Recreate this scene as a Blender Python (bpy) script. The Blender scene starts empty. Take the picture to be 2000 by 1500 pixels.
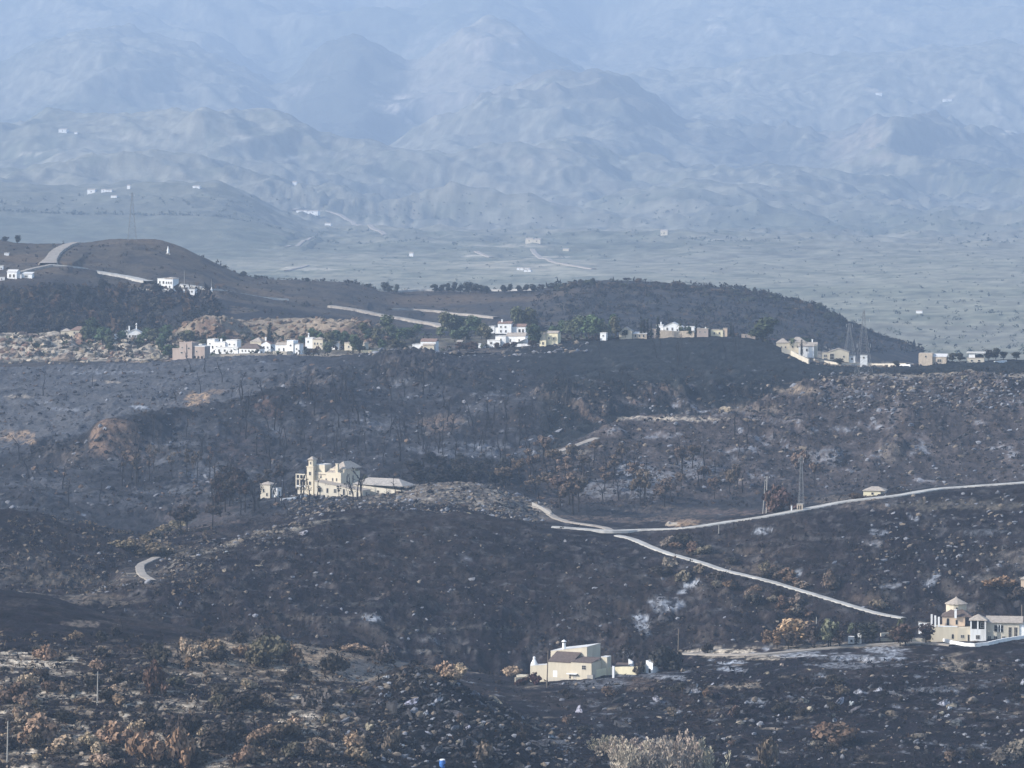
import bpy, bmesh, math, random
import numpy as np
from mathutils import Vector, Matrix

C = bpy.context.scene.collection
SC = bpy.context.scene
R = math.radians
rnd = random.Random(7)

# ---------------------------------------------------------------- camera, sky, sun
F = 8000.0          # focal length in photograph pixels (2000 wide)
H0 = 300.0          # row of the true horizon in the photograph
cam_d = bpy.data.cameras.new('camera')
cam = bpy.data.objects.new('camera', cam_d); C.objects.link(cam)
cam.location = (0, 0, 0); cam.rotation_euler = (R(90), 0, 0)
cam_d.sensor_width = 36; cam_d.lens = 36 * F / 2000
cam_d.shift_y = -(750 - H0) / 2000
cam_d.clip_start = 1; cam_d.clip_end = 60000
SC.camera = cam

SUN_ELEV, SUN_AZ = 31.0, -108.0      # azimuth clockwise from the view direction (+Y)
w = bpy.data.worlds.new('World'); SC.world = w; w.use_nodes = True
wn = w.node_tree
sky = wn.nodes.new('ShaderNodeTexSky'); sky.sky_type = 'NISHITA'; sky.sun_disc = False
sky.sun_elevation = R(SUN_ELEV); sky.sun_rotation = R(SUN_AZ)
wn.links.new(sky.outputs[0], wn.nodes['Background'].inputs[0])
wn.nodes['Background'].inputs[1].default_value = 0.15
sd = bpy.data.lights.new('sun', 'SUN'); sun = bpy.data.objects.new('sun', sd); C.objects.link(sun)
sd.energy = 4.6; sd.angle = R(0.55); sd.color = (1.0, 0.95, 0.88)
a, e = R(SUN_AZ), R(SUN_ELEV)
sv = Vector((math.sin(a) * math.cos(e), math.cos(a) * math.cos(e), math.sin(e)))
sun.rotation_euler = sv.to_track_quat('Z', 'Y').to_euler()
vs = SC.view_settings
vs.view_transform = 'Standard'; vs.look = 'None'; vs.gamma = 1; vs.exposure = 0.76
vs.use_curve_mapping = False

HAZE_DENSITY = 0.88e-4
HAZE_COLOR = (0.515, 0.70, 1.0)

# ---------------------------------------------------------------- small tools
def setp(o, label=None, cat=None, group=None, kind=None):
    if label: o['label'] = label
    if cat: o['category'] = cat
    if group: o['group'] = group
    if kind: o['kind'] = kind
    return o

def mesh_np(name, verts, faces, smooth=False):
    """faces: (n,3) or (n,4) int array"""
    me = bpy.data.meshes.new(name)
    verts = np.asarray(verts, dtype=np.float32); faces = np.asarray(faces, dtype=np.int32)
    nf, k = faces.shape
    me.vertices.add(len(verts)); me.vertices.foreach_set('co', verts.ravel())
    me.loops.add(nf * k); me.loops.foreach_set('vertex_index', faces.ravel())
    me.polygons.add(nf)
    me.polygons.foreach_set('loop_start', np.arange(0, nf * k, k, dtype=np.int32))
    me.polygons.foreach_set('use_smooth', np.full(nf, smooth, dtype=bool))
    me.update(calc_edges=True)
    return me

def vcol(me, name, rgb):
    at_ = me.color_attributes.new(name, 'FLOAT_COLOR', 'POINT')
    d = np.ones((len(me.vertices), 4), dtype=np.float32); d[:, :3] = rgb
    at_.data.foreach_set('color', d.ravel())

def vfloat(me, name, v):
    at_ = me.attributes.new(name, 'FLOAT', 'POINT'); at_.data.foreach_set('value', np.asarray(v, dtype=np.float32).ravel())

def link(name, me, parent=None, mat=None):
    o = bpy.data.objects.new(name, me); C.objects.link(o)
    if parent: o.parent = parent
    if mat and me and not me.materials: me.materials.append(mat)
    return o

# gradient noise on arrays, world coordinates
_rs = np.random.RandomState(11)
_ang = _rs.rand(4096) * 2 * np.pi
_gx, _gy = np.cos(_ang).astype(np.float32), np.sin(_ang).astype(np.float32)
def gnoise(x, y, seed=0):
    x = np.asarray(x, dtype=np.float64); y = np.asarray(y, dtype=np.float64)
    xi = np.floor(x).astype(np.int64); yi = np.floor(y).astype(np.int64)
    fx = (x - xi).astype(np.float32); fy = (y - yi).astype(np.float32)
    def g(i, j, dx, dy):
        h = ((i * 73856093) ^ (j * 19349663) ^ (seed * 83492791 + 12345))
        h = (h ^ (h >> 13)) * 1274126177
        h = (h ^ (h >> 16)) & 4095
        return _gx[h] * dx + _gy[h] * dy
    u = fx * fx * fx * (fx * (fx * 6 - 15) + 10); v = fy * fy * fy * (fy * (fy * 6 - 15) + 10)
    a_ = g(xi, yi, fx, fy); b_ = g(xi + 1, yi, fx - 1, fy)
    c_ = g(xi, yi + 1, fx, fy - 1); d_ = g(xi + 1, yi + 1, fx - 1, fy - 1)
    return 1.5 * ((a_ * (1 - u) + b_ * u) * (1 - v) + (c_ * (1 - u) + d_ * u) * v)
def fbm(x, y, lam, octv=4, seed=0, gain=0.5, ridge=False):
    s = 0; amp = 1; tot = 0
    for k in range(octv):
        n = gnoise(np.asarray(x) / lam + 17.3 * k, np.asarray(y) / lam - 9.1 * k, seed + k)
        if ridge: n = 1 - 2 * np.abs(n)
        s = s + amp * n; tot += amp; amp *= gain; lam /= 2.07
    return s / tot
def sstep(a_, b_, v):
    t = np.clip((v - a_) / (b_ - a_), 0, 1); return t * t * (3 - 2 * t)

# ---------------------------------------------------------------- materials
def M(name):
    m = bpy.data.materials.new(name); m.use_nodes = True
    return m, m.node_tree, m.node_tree.nodes['Principled BSDF']
def nd(nt, t, **kw):
    n = nt.nodes.new(t)
    for k, v in kw.items():
        if k == 'ins':
            for kk, vv in v.items(): n.inputs[kk].default_value = vv
        else: setattr(n, k, v)
    return n
def paint(name, col, var=0.12, scale=0.6, rough=0.85, bump=0.0, spec=0.2, dirt=None, streak=False):
    """plain procedural material with weathering"""
    m, nt, b = M(name)
    tc = nd(nt, 'ShaderNodeTexCoord')
    mp = nd(nt, 'ShaderNodeMapping'); nt.links.new(tc.outputs['Object'], mp.inputs[0])
    if streak: mp.inputs['Scale'].default_value = (1, 1, 0.25)
    n = nd(nt, 'ShaderNodeTexNoise', ins={'Scale': scale, 'Detail': 7, 'Roughness': 0.65})
    nt.links.new(mp.outputs[0], n.inputs['Vector'])
    r = nd(nt, 'ShaderNodeMapRange', ins={'From Min': 0.3, 'From Max': 0.7, 'To Min': 1 - var, 'To Max': 1 + var * 0.5})
    nt.links.new(n.outputs['Fac'], r.inputs['Value'])
    mx = nd(nt, 'ShaderNodeMix', data_type='RGBA', blend_type='MULTIPLY')
    mx.inputs[0].default_value = 1; mx.inputs[6].default_value = (*col, 1)
    nt.links.new(r.outputs[0], mx.inputs[7])
    out = mx.outputs[2]
    if dirt:
        n2 = nd(nt, 'ShaderNodeTexNoise', ins={'Scale': scale * 0.45, 'Detail': 8, 'Roughness': 0.7})
        nt.links.new(mp.outputs[0], n2.inputs['Vector'])
        r2 = nd(nt, 'ShaderNodeMapRange', ins={'From Min': 0.5, 'From Max': 0.72, 'To Min': 0.0, 'To Max': 0.6})
        nt.links.new(n2.outputs['Fac'], r2.inputs['Value'])
        m2 = nd(nt, 'ShaderNodeMix', data_type='RGBA'); m2.inputs[7].default_value = (*dirt, 1)
        nt.links.new(r2.outputs[0], m2.inputs[0]); nt.links.new(out, m2.inputs[6]); out = m2.outputs[2]
    nt.links.new(out, b.inputs['Base Color'])
    b.inputs['Roughness'].default_value = rough; b.inputs['Specular IOR Level'].default_value = spec
    if bump:
        bp = nd(nt, 'ShaderNodeBump', ins={'Strength': 0.6, 'Distance': bump})
        nt.links.new(n.outputs['Fac'], bp.inputs['Height']); nt.links.new(bp.outputs[0], b.inputs['Normal'])
    return m
def roof_mat(name, col, pitch=1.6):
    """clay tiles: ribs in relief and tile to tile colour"""
    m, nt, b = M(name)
    tc = nd(nt, 'ShaderNodeTexCoord')
    wv = nd(nt, 'ShaderNodeTexWave', ins={'Scale': pitch, 'Distortion': 0.6, 'Detail': 2})
    nt.links.new(tc.outputs['Object'], wv.inputs['Vector'])
    n = nd(nt, 'ShaderNodeTexNoise', ins={'Scale': 1.3, 'Detail': 6, 'Roughness': 0.7})
    nt.links.new(tc.outputs['Object'], n.inputs['Vector'])
    r = nd(nt, 'ShaderNodeMapRange', ins={'From Min': 0.3, 'From Max': 0.7, 'To Min': 0.65, 'To Max': 1.25})
    nt.links.new(n.outputs['Fac'], r.inputs['Value'])
    r1 = nd(nt, 'ShaderNodeMapRange', ins={'From Min': 0, 'From Max': 1, 'To Min': 0.8, 'To Max': 1.05})
    nt.links.new(wv.outputs['Fac'], r1.inputs['Value'])
    mm = nd(nt, 'ShaderNodeMath', operation='MULTIPLY'); nt.links.new(r.outputs[0], mm.inputs[0]); nt.links.new(r1.outputs[0], mm.inputs[1])
    mx = nd(nt, 'ShaderNodeMix', data_type='RGBA', blend_type='MULTIPLY')
    mx.inputs[0].default_value = 1; mx.inputs[6].default_value = (*col, 1)
    nt.links.new(mm.outputs[0], mx.inputs[7]); nt.links.new(mx.outputs[2], b.inputs['Base Color'])
    bp = nd(nt, 'ShaderNodeBump', ins={'Strength': 0.7, 'Distance': 0.08}); nt.links.new(wv.outputs['Fac'], bp.inputs['Height'])
    nt.links.new(bp.outputs[0], b.inputs['Normal']); b.inputs['Roughness'].default_value = 0.85
    b.inputs['Specular IOR Level'].default_value = 0.2
    return m
def ground_mat(name, fine=0.9, stone_scale=0.55, bump=0.5, contrast=0.5):
    """albedo comes from the mesh, fine grain, charred scrub and loose stones on top"""
    m, nt, b = M(name)
    L = nt.links.new
    tc = nd(nt, 'ShaderNodeTexCoord')
    al = nd(nt, 'ShaderNodeAttribute', attribute_name='albedo')
    st = nd(nt, 'ShaderNodeAttribute', attribute_name='stony')
    n = nd(nt, 'ShaderNodeTexNoise', ins={'Scale': fine, 'Detail': 6, 'Roughness': 0.72}); L(tc.outputs['Object'], n.inputs['Vector'])
    r = nd(nt, 'ShaderNodeMapRange', ins={'From Min': 0.32, 'From Max': 0.68, 'To Min': 1 - contrast, 'To Max': 1 + contrast * 1.1}); L(n.outputs['Fac'], r.inputs['Value'])
    mx = nd(nt, 'ShaderNodeMix', data_type='RGBA', blend_type='MULTIPLY'); mx.inputs[0].default_value = 1
    L(al.outputs['Color'], mx.inputs[6]); L(r.outputs[0], mx.inputs[7])
    # loose pale stones
    n2 = nd(nt, 'ShaderNodeTexNoise', ins={'Scale': stone_scale, 'Detail': 5, 'Roughness': 0.78}); L(tc.outputs['Object'], n2.inputs['Vector'])
    th = nd(nt, 'ShaderNodeMath', operation='MULTIPLY_ADD', ins={1: 0.30, 2: -0.76}); L(st.outputs['Fac'], th.inputs[0])
    ad = nd(nt, 'ShaderNodeMath', operation='ADD'); L(n2.outputs['Fac'], ad.inputs[0]); L(th.outputs[0], ad.inputs[1])
    rr = nd(nt, 'ShaderNodeMapRange', ins={'From Min': 0.0, 'From Max': 0.09}); L(ad.outputs[0], rr.inputs['Value'])
    n3 = nd(nt, 'ShaderNodeTexNoise', ins={'Scale': 0.05, 'Detail': 3}); L(tc.outputs['Object'], n3.inputs['Vector'])
    sc = nd(nt, 'ShaderNodeMix', data_type='RGBA'); sc.inputs[6].default_value = (.19, .175, .155, 1); sc.inputs[7].default_value = (.27, .225, .17, 1)
    r3 = nd(nt, 'ShaderNodeMapRange', ins={'From Min': 0.4, 'From Max': 0.6}); L(n3.outputs['Fac'], r3.inputs['Value']); L(r3.outputs[0], sc.inputs[0])
    m2 = nd(nt, 'ShaderNodeMix', data_type='RGBA'); L(rr.outputs[0], m2.inputs[0]); L(mx.outputs[2], m2.inputs[6]); L(sc.outputs[2], m2.inputs[7])
    L(m2.outputs[2], b.inputs['Base Color'])
    bp = nd(nt, 'ShaderNodeBump', ins={'Strength': 1.0, 'Distance': bump}); L(n.outputs['Fac'], bp.inputs['Height']); L(bp.outputs[0], b.inputs['Normal'])
    b.inputs['Roughness'].default_value = 0.95; b.inputs['Specular IOR Level'].default_value = 0.1
    return m

# ---------------------------------------------------------------- terrain
# Each line runs across the land (x, row, distance); rows become heights at that distance.
XK = None
def Lpts(*pts): return np.array(pts, dtype=float)
def dip(src, dd, dz):
    p = src.copy(); z = -(p[:, 1] - H0) * p[:, 2] / F + dz
    p[:, 2] += dd; p[:, 1] = H0 - z * F / p[:, 2]; return p

A0 = Lpts((-1000,2900,420),(3000,2900,420))
A1 = Lpts((-400,1590,880),(700,1590,880),(1000,1590,930),(1400,1580,980),(2400,1580,1000))
A2 = Lpts((0,1425,960),(500,1425,960),(700,1420,985),(800,1400,1000),(880,1405,1000),(980,1440,1005),(1100,1485,1010),(1300,1450,1060),(1600,1420,1080),(2000,1410,1090))
A3 = Lpts((0,1295,1045),(300,1305,1048),(600,1335,1050),(700,1343,1055),(760,1318,1058),(800,1304,1060),(850,1312,1060),(900,1345,1060),(980,1395,1060),(1050,1425,1065),(1200,1375,1110),(1350,1350,1125),(1500,1345,1130),(2000,1322,1150))
A3b = Lpts((0,1272,1075),(300,1285,1075),(600,1318,1075),(700,1338,1085),(800,1345,1100),(900,1352,1100),(1000,1372,1110),(1200,1335,1160),(1350,1310,1175),(1500,1292,1180),(2000,1272,1190))
A4 = Lpts((-400,1150,1150),(0,1162,1150),(100,1176,1150),(200,1208,1150),(300,1224,1150),(500,1256,1150),(640,1277,1160),(760,1296,1180),(900,1318,1190),(1000,1333,1190),(1070,1328,1195),(1190,1310,1200),(1280,1304,1200),(1340,1284,1205),(1400,1274,1205),(1500,1268,1210),(1650,1259,1210),(1840,1252,1210),(2000,1240,1210),(2400,1228,1220))
A5 = dip(A4, 45, -5)
B0 = Lpts((-400,1240,1240),(0,1215,1240),(150,1225,1240),(300,1255,1240),(640,1300,1250),(1000,1352,1250),(1300,1335,1260),(2000,1300,1270))
B1 = Lpts((-400,1168,1300),(0,1160,1300),(150,1165,1310),(220,1140,1330),(300,1108,1340),(400,1077,1360),(520,1040,1390),(640,1011,1410),(760,1002,1420),(900,1009,1430),(1040,1024,1440),(1100,1034,1440),(1200,1042,1440),(1320,1037,1440),(1420,1021,1445),(1560,997,1450),(1750,967,1460),(2000,943,1470),(2400,905,1480))
B2 = Lpts((-400,1150,1330),(0,1150,1335),(150,1160,1345),(220,1142,1365),(300,1112,1385),(400,1085,1410),(520,1052,1430),(640,1023,1450),(760,1010,1460),(900,1014,1470),(1040,1031,1470),(1200,1048,1470),(1420,1032,1475),(1560,1014,1480),(1750,985,1490),(2000,962,1500),(2400,925,1510))
B3 = Lpts((-400,985,1430),(0,1000,1430),(100,1012,1440),(200,1040,1440),(300,1062,1450),(400,1050,1460),(480,1040,1470),(560,1015,1490),(640,992,1500),(800,988,1500),(960,1000,1500),(1040,1018,1500),(1100,1024,1500),(1300,1024,1500),(1420,1013,1510),(1560,992,1520),(1750,968,1530),(2000,952,1540))
B4 = Lpts((-400,1010,1500),(0,1018,1500),(100,1030,1500),(200,1040,1510),(300,1050,1510),(400,1020,1520),(480,990,1530),(560,972,1550),(640,965,1570),(720,964,1570),(800,951,1570),(900,944,1570),(960,951,1570),(1020,985,1560),(1080,1012,1540),(1200,1010,1560),(1320,1005,1570),(1420,998,1570),(1560,982,1580),(1700,967,1600),(2000,952,1600))
B5 = Lpts((-400,960,1600),(0,965,1600),(200,990,1600),(300,993,1600),(400,985,1600),(500,968,1610),(600,962,1620),(700,960,1630),(800,962,1640),(900,958,1650),(1000,960,1640),(1080,982,1620),(1200,980,1620),(1320,978,1630),(1450,968,1640),(1600,960,1660),(2000,938,1680))
C1 = Lpts((-400,950,1670),(0,940,1680),(200,930,1690),(400,925,1690),(600,905,1700),(700,900,1700),(900,895,1700),(1000,915,1695),(1050,915,1695),(1110,884,1710),(1190,824,1760),(1250,817,1780),(1390,816,1790),(1450,800,1800),(1540,768,1830),(1600,746,1850),(1700,738,1860),(1800,735,1860),(2000,733,1860),(2400,722,1860))
C2 = Lpts((-400,930,1700),(0,930,1710),(100,915,1710),(190,900,1720),(280,898,1730),(400,880,1735),(600,860,1760),(700,850,1770),(830,862,1770),(900,855,1775),(1000,860,1775),(1060,860,1775),(1110,858,1780),(1190,845,1800),(1250,838,1820),(1400,828,1840),(1540,800,1880),(1700,762,1900),(2000,752,1900))
C3 = Lpts((-400,960,1760),(0,902,1755),(60,879,1757),(130,858,1757),(172,842,1757),(192,814,1745),(270,809,1755),(320,808,1775),(350,804,1800),(450,781,1820),(520,757,1840),(640,768,1850),(700,782,1840),(780,805,1830),(830,832,1815),(900,812,1820),(1000,792,1830),(1060,769,1840),(1150,746,1870),(1300,736,1900),(1400,735,1920),(1500,735,1930),(1600,734,1930),(1700,728,1930),(2000,713,1940))
C4 = Lpts((-400,900,1820),(0,895,1820),(150,872,1830),(270,836,1850),(350,822,1860),(450,797,1870),(520,776,1880),(640,756,1890),(700,762,1890),(830,775,1880),(1000,778,1880),(1060,768,1890),(1150,752,1910),(1300,742,1930),(1500,732,1960),(1600,739,1970),(1700,733,1980),(2000,720,1990))
C5 = Lpts((-400,718,2080),(0,718,2080),(200,712,2080),(340,703,2080),(470,696,2080),(560,694,2080),(640,699,2080),(700,690,2070),(800,684,2060),(870,691,2060),(960,690,2070),(1040,678,2080),(1100,666,2090),(1250,659,2100),(1400,656,2100),(1480,660,2100),(1530,683,2080),(1580,707,2060),(1640,716,2060),(1750,716,2060),(1900,707,2060),(2000,703,2060),(2400,696,2060))
D1 = Lpts((-400,700,2130),(0,698,2130),(200,700,2140),(340,697,2140),(470,690,2140),(600,692,2140),(700,692,2140),(860,684,2130),(960,674,2130),(1040,674,2130),(1100,668,2140),(1250,661,2140),(1400,658,2140),(1500,668,2140),(1560,692,2130),(1640,707,2130),(1750,714,2120),(1900,709,2110),(2000,707,2110))
D2 = Lpts((0,668,2190),(150,672,2190),(300,682,2185),(340,680,2180),(470,679,2180),(600,678,2180),(760,678,2180),(860,668,2200),(960,660,2210),(1040,662,2200),(1200,662,2200),(1400,658,2200),(1500,675,2200),(1560,690,2200),(1640,705,2200),(1750,722,2200),(2000,722,2200))
D3 = Lpts((0,655,2230),(150,655,2230),(300,665,2220),(335,660,2205),(365,628,2196),(400,620,2196),(440,624,2198),(480,632,2222),(530,624,2232),(600,620,2226),(650,624,2204),(690,629,2200),(740,642,2206),(780,662,2210),(860,662,2230),(1000,652,2250),(1200,660,2250),(1500,685,2250),(1700,725,2250),(2000,745,2250))
D4 = Lpts((0,672,2330),(300,668,2300),(365,640,2270),(470,640,2290),(600,632,2300),(680,638,2270),(760,650,2280),(1000,655,2350),(1200,668,2400),(1500,695,2450),(1700,740,2450),(2000,800,2450))
D5 = Lpts((-400,540,2550),(0,545,2560),(100,537,2560),(180,552,2560),(250,566,2560),(330,567,2560),(400,573,2570),(500,592,2580),(650,612,2590),(760,628,2600),(860,640,2600),(1000,640,2600),(1150,622,2620),(1300,620,2640),(1500,640,2650),(1650,690,2620),(1800,745,2600),(2000,850,2600))
D6 = Lpts((-400,505,2680),(0,512,2680),(100,515,2670),(250,542,2650),(330,552,2640),(400,556,2660),(500,578,2680),(650,598,2700),(760,610,2720),(860,618,2740),(1000,602,2750),(1150,582,2760),(1300,585,2780),(1500,607,2780),(1650,655,2750),(1800,712,2700),(2000,860,2700))
D7 = Lpts((-400,468,2850),(0,469,2850),(60,478,2850),(150,475,2850),(250,466,2850),(310,467,2850),(360,485,2850),(420,514,2860),(480,541,2870),(560,548,2880),(680,551,2900),(740,563,2910),(770,572,2920),(860,569,2930),(950,571,2930),(1050,567,2930),(1100,555,2920),(1170,547,2920),(1250,549,2920),(1400,560,2920),(1500,575,2900),(1600,602,2880),(1650,632,2860),(1720,665,2840),(1800,692,2820),(1860,713,2810),(2000,790,2800),(2400,900,2800))
D8 = Lpts((-1000,731,3300),(3000,731,3300))
E0 = Lpts((-1000,735,3250),(3000,735,3250))
E1 = Lpts((-1000,605,4500),(3000,605,4500))
E2 = Lpts((-1000,500,6000),(0,500,6000),(400,510,6000),(900,514,6000),(3000,514,6000))
E3 = Lpts((-400,370,7000),(0,374,7000),(150,385,7000),(300,373,7000),(430,377,7000),(480,398,7000),(540,432,7000),(620,462,7000),(800,466,7100),(1200,462,7100),(2000,466,7100))
E4 = Lpts((-400,376,7600),(0,380,7600),(430,386,7600),(560,412,7800),(700,418,8000),(900,412,8200),(1200,415,8200),(2000,420,8200))
E5 = Lpts((-400,300,8800),(0,305,8800),(300,285,8800),(450,275,8800),(560,305,8800),(650,350,8800),(740,345,9000),(870,365,9000),(1000,335,9200),(1100,310,9200),(1300,385,9200),(1500,400,9200),(1700,385,9200),(2000,390,9200))
E6 = Lpts((-400,260,9800),(0,290,9800),(150,270,9800),(300,262,9800),(450,275,9800),(560,290,9800),(650,338,9900),(740,325,10000),(870,256,10300),(920,230,10400),(1000,202,10500),(1080,171,10500),(1180,176,10500),(1240,194,10500),(1330,257,10500),(1400,244,10500),(1440,239,10500),(1500,267,10500),(1590,262,10500),(1620,276,10500),(1700,242,10500),(1760,239,10500),(1860,267,10500),(2000,290,10500),(2400,270,10500))
E7 = dip(E6, 550, -45)
E8 = Lpts((-400,120,12000),(0,130,12000),(60,100,12000),(200,70,12000),(400,105,12000),(540,195,12000),(640,110,12000),(700,96,12000),(750,115,12000),(800,140,12000),(880,98,12000),(950,63,12000),(1030,88,12000),(1080,125,12000),(1200,155,12000),(1400,135,12000),(2000,100,12000))
E9 = dip(E8, 500, -40)
E10 = Lpts((-400,-60,14500),(300,-40,14500),(700,10,14500),(950,-10,14500),(1180,70,14500),(1300,0,14500),(1700,-50,14500),(2400,-70,14500))
E11 = Lpts((-1000,-190,16500),(3000,-190,16500))

def far_d(d): return np.where(d > 6000, 6000 + (d - 6000) * 1.75, d)
def near_d(d): return np.where(d > 6000, 6000 + (d - 6000) / 1.75, d)
for l_ in (E3, E4, E5, E6, E8, E10, E11): l_[:, 2] = far_d(l_[:, 2])
E7 = dip(E6, 900, -80); E9 = dip(E8, 900, -80)
def cubic_x(p, x, sm=14.0):
    """piecewise linear, softened by a small gaussian"""
    xs = np.arange(-1100, 3101, 4.0)
    k = np.exp(-0.5 * (np.arange(-12, 13) * 4.0 / sm) ** 2); k /= k.sum()
    out = []
    for c in (1, 2):
        v = np.interp(xs, p[:, 0], p[:, c]); v = np.convolve(np.pad(v, 12, mode='edge'), k, mode='valid')
        out.append(np.interp(x, xs, v))
    return out

class Chunk:
    def __init__(s, name, lines, rows, amps, xs, relief):
        s.name = name; s.xs = np.asarray(xs, float); K = len(lines)
        Y = np.zeros((K, len(xs))); D = np.zeros_like(Y)
        for k, l in enumerate(lines): Y[k], D[k] = cubic_x(l, s.xs)
        Zk = -(Y - H0) * D / F
        h = np.diff(D, axis=0); dl = np.diff(Zk, axis=0) / h
        m = np.zeros_like(Zk)
        for k in range(1, K - 1):
            w1 = 2 * h[k] + h[k - 1]; w2 = h[k] + 2 * h[k - 1]
            same = dl[k - 1] * dl[k] > 0
            with np.errstate(all='ignore'):
                hm = (w1 + w2) / (w1 / dl[k - 1] + w2 / dl[k])
            m[k] = np.where(same, hm, 0)
        m[0] = dl[0]; m[-1] = dl[-1]
        Dr, Zr, Am, T = [], [], [], []
        for k in range(K - 1):
            n = rows[k]
            for i in range(n + (1 if k == K - 2 else 0)):
                t = i / n; d = D[k] * (1 - t) + D[k + 1] * t
                t2, t3 = t * t, t * t * t
                z = (2*t3-3*t2+1) * Zk[k] + (t3-2*t2+t) * h[k] * m[k] + (-2*t3+3*t2) * Zk[k+1] + (t3-t2) * h[k] * m[k+1]
                tt = t * t * (3 - 2 * t)
                Dr.append(d); Zr.append(z); Am.append(np.full_like(d, amps[k] * (1 - tt) + amps[k + 1] * tt)); T.append(np.full_like(d, k + t))
        s.D = np.array(Dr); s.Z = np.array(Zr); s.T = np.array(T); amp = np.array(Am)
        s.PX = np.broadcast_to(s.xs, s.D.shape); s.X = (s.PX - 1000) / F * s.D
        s.PY0 = H0 - F * s.Z / s.D
        s.Z = s.Z + relief(s, amp)
        s.slope = np.hypot(np.gradient(s.Z, axis=0) / np.maximum(np.gradient(s.D, axis=0), .05), np.gradient(s.Z, axis=1) / np.maximum(np.gradient(s.X, axis=1), .05))
        s.PY = H0 - F * s.Z / s.D
        s.crest = np.minimum.accumulate(s.PY, axis=0)
    def build(s, mat, color):
        nr, nc = s.D.shape
        idx = np.arange(nr * nc).reshape(nr, nc)
        f = np.stack([idx[:-1, :-1], idx[:-1, 1:], idx[1:, 1:], idx[1:, :-1]], axis=-1).reshape(-1, 4)
        me = mesh_np(s.name, np.stack([s.X, s.D, s.Z], -1).reshape(-1, 3), f, True)
        alb, st = color(s)
        vcol(me, 'albedo', alb.reshape(-1, 3)); vfloat(me, 'stony', st)
        o = link(s.name, me, None, mat); setp(o, kind='structure'); return o

def frame_xs(step, lo=-1000, hi=3000):
    inner = np.arange(-60, 2061, step)
    return np.concatenate([np.linspace(lo, -60, 36)[:-1], inner, np.linspace(2060, hi, 36)[1:]])

def terr(x, y, lam, sharp=0.3):
    """terrace risers: contour steps"""
    ph = y / lam + 0.9 * fbm(x, y, 60, 3, 77)
    fr = ph - np.floor(ph)
    return sstep(0, sharp, fr) - fr, fr

def relief_near(s, amp):
    x, y = s.X, s.D
    z = amp * (1.5 * fbm(x, y, 45, 3, 1, ridge=True) - 0.6)
    rock = sstep(700, 780, s.PX) * (1 - sstep(1000, 1090, s.PX)) * sstep(930, 985, y) * (1 - sstep(1065, 1085, y))
    right = sstep(1090, 1250, s.PX)
    rough = 0.35 + 1.0 * rock + 1.15 * right * sstep(-.15, 0.25, fbm(x, y, 50, 3, 9)) * (1 - sstep(1130, 1180, y))
    z += (rough + .9 * rock) * (0.95 * fbm(x * 0.8 + y * 0.5, y * 1.4 - x * 0.35, 7.0, 4, 21, 0.6, ridge=True) - 0.35)
    z += rough * 0.40 * fbm(x, y, 2.9, 2, 31, ridge=True)
    left = 1 - sstep(640, 760, s.PX)
    t, _ = terr(x, y, 13.0); z += 1.0 * left * t * sstep(900, 960, y)
    t2, _ = terr(x, y, 24.0, 0.2); z += 1.0 * right * t2 * (1 - rock)
    return z
CRAGS = [(600,745,90,26,.7),(800,722,95,40,1),(920,735,55,26,.7),(870,830,60,22,.6),(1090,772,60,20,.8),(1160,800,50,26,.8),(1300,765,70,18,.8),(1420,762,50,12,.7),
    (1500,790,60,12,.8),(1890,757,130,22,.6),(1760,800,40,60,.5),(130,880,70,24,.6),(1590,760,40,12,.7),(1600,890,60,20,.5),(1560,845,60,20,.4),(430,950,50,30,.5),(1740,880,30,20,.7),(340,1000,60,20,.5)]
def relief_mid(s, amp):
    x, y = s.X, s.D
    wx = x + 14 * fbm(x, y, 90, 2, 3); wy = y + 18 * fbm(x, y, 90, 2, 4)
    z = amp * (8.0 * fbm(wx * 1.0, wy * 0.45, 75, 4, 41, 0.5, ridge=True) - 3.2)
    z += (0.25 + 1.6 * amp) * (2.2 * fbm(wx + 0.5 * wy, wy * .9 - .5 * wx, 22, 4, 43, 0.55, ridge=True) - .8)
    z += 0.7 * fbm(x, y, 6.0, 3, 45, 0.6)
    z += -0.35 + 0.7 * fbm(x, y, 3.2, 2, 47, 0.6, ridge=True) * sstep(-.1, .3, fbm(x, y, 70, 2, 48))
    b = 1 - sstep(1480, 1520, y)
    cr = np.zeros_like(x)
    for (cx, cy, rx, ry, k) in CRAGS: cr = np.maximum(cr, k * sstep(1.3, .3, ((s.PX - cx) / rx) ** 2 + ((s.PY0 - cy) / ry) ** 2))
    s.crag = cr
    z += cr * (7.0 * fbm(x + .6 * y, y * 1.2 - .5 * x, 26, 5, 71, .6, ridge=True) - 2.0) + cr * (3.0 * np.abs(fbm(x * 1.6, y * .7, 9, 4, 72, .6)))
    t, _ = terr(x, y, 17.0, 0.25); z += 1.2 * b * t * sstep(1255, 1290, y)
    z += b * (1.1 * fbm(x * .6, y * 1.3, 10, 4, 49, .6, ridge=True) - .4) * sstep(1255, 1290, y) * (1 - sstep(1440, 1480, y) * .6)
    return z
def relief_far(s, amp):
    x, y = s.X, s.D
    wx = x + 25 * fbm(x, y, 160, 2, 5)
    z = amp * (11 * fbm(wx, y * 0.4, 130, 4, 51, 0.5, ridge=True) - 4)
    z += 1.4 * fbm(x, y, 16, 4, 53, .55)
    # quarry faces
    q = sstep(340, 370, s.PX) * (1 - sstep(730, 760, s.PX)) * sstep(2183, 2193, y) * (1 - sstep(2200, 2225, y))
    z += q * (5.0 * fbm(x + .8 * y, y * 1.1, 24, 5, 57, .6, ridge=True) - 1.8)
    lr = (1 - sstep(300, 345, s.PX)) * sstep(2120, 2140, y) * (1 - sstep(2220, 2250, y))
    z += lr * (5 * fbm(x, y, 30, 4, 58, .55, ridge=True) - 2)
    return z
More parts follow.
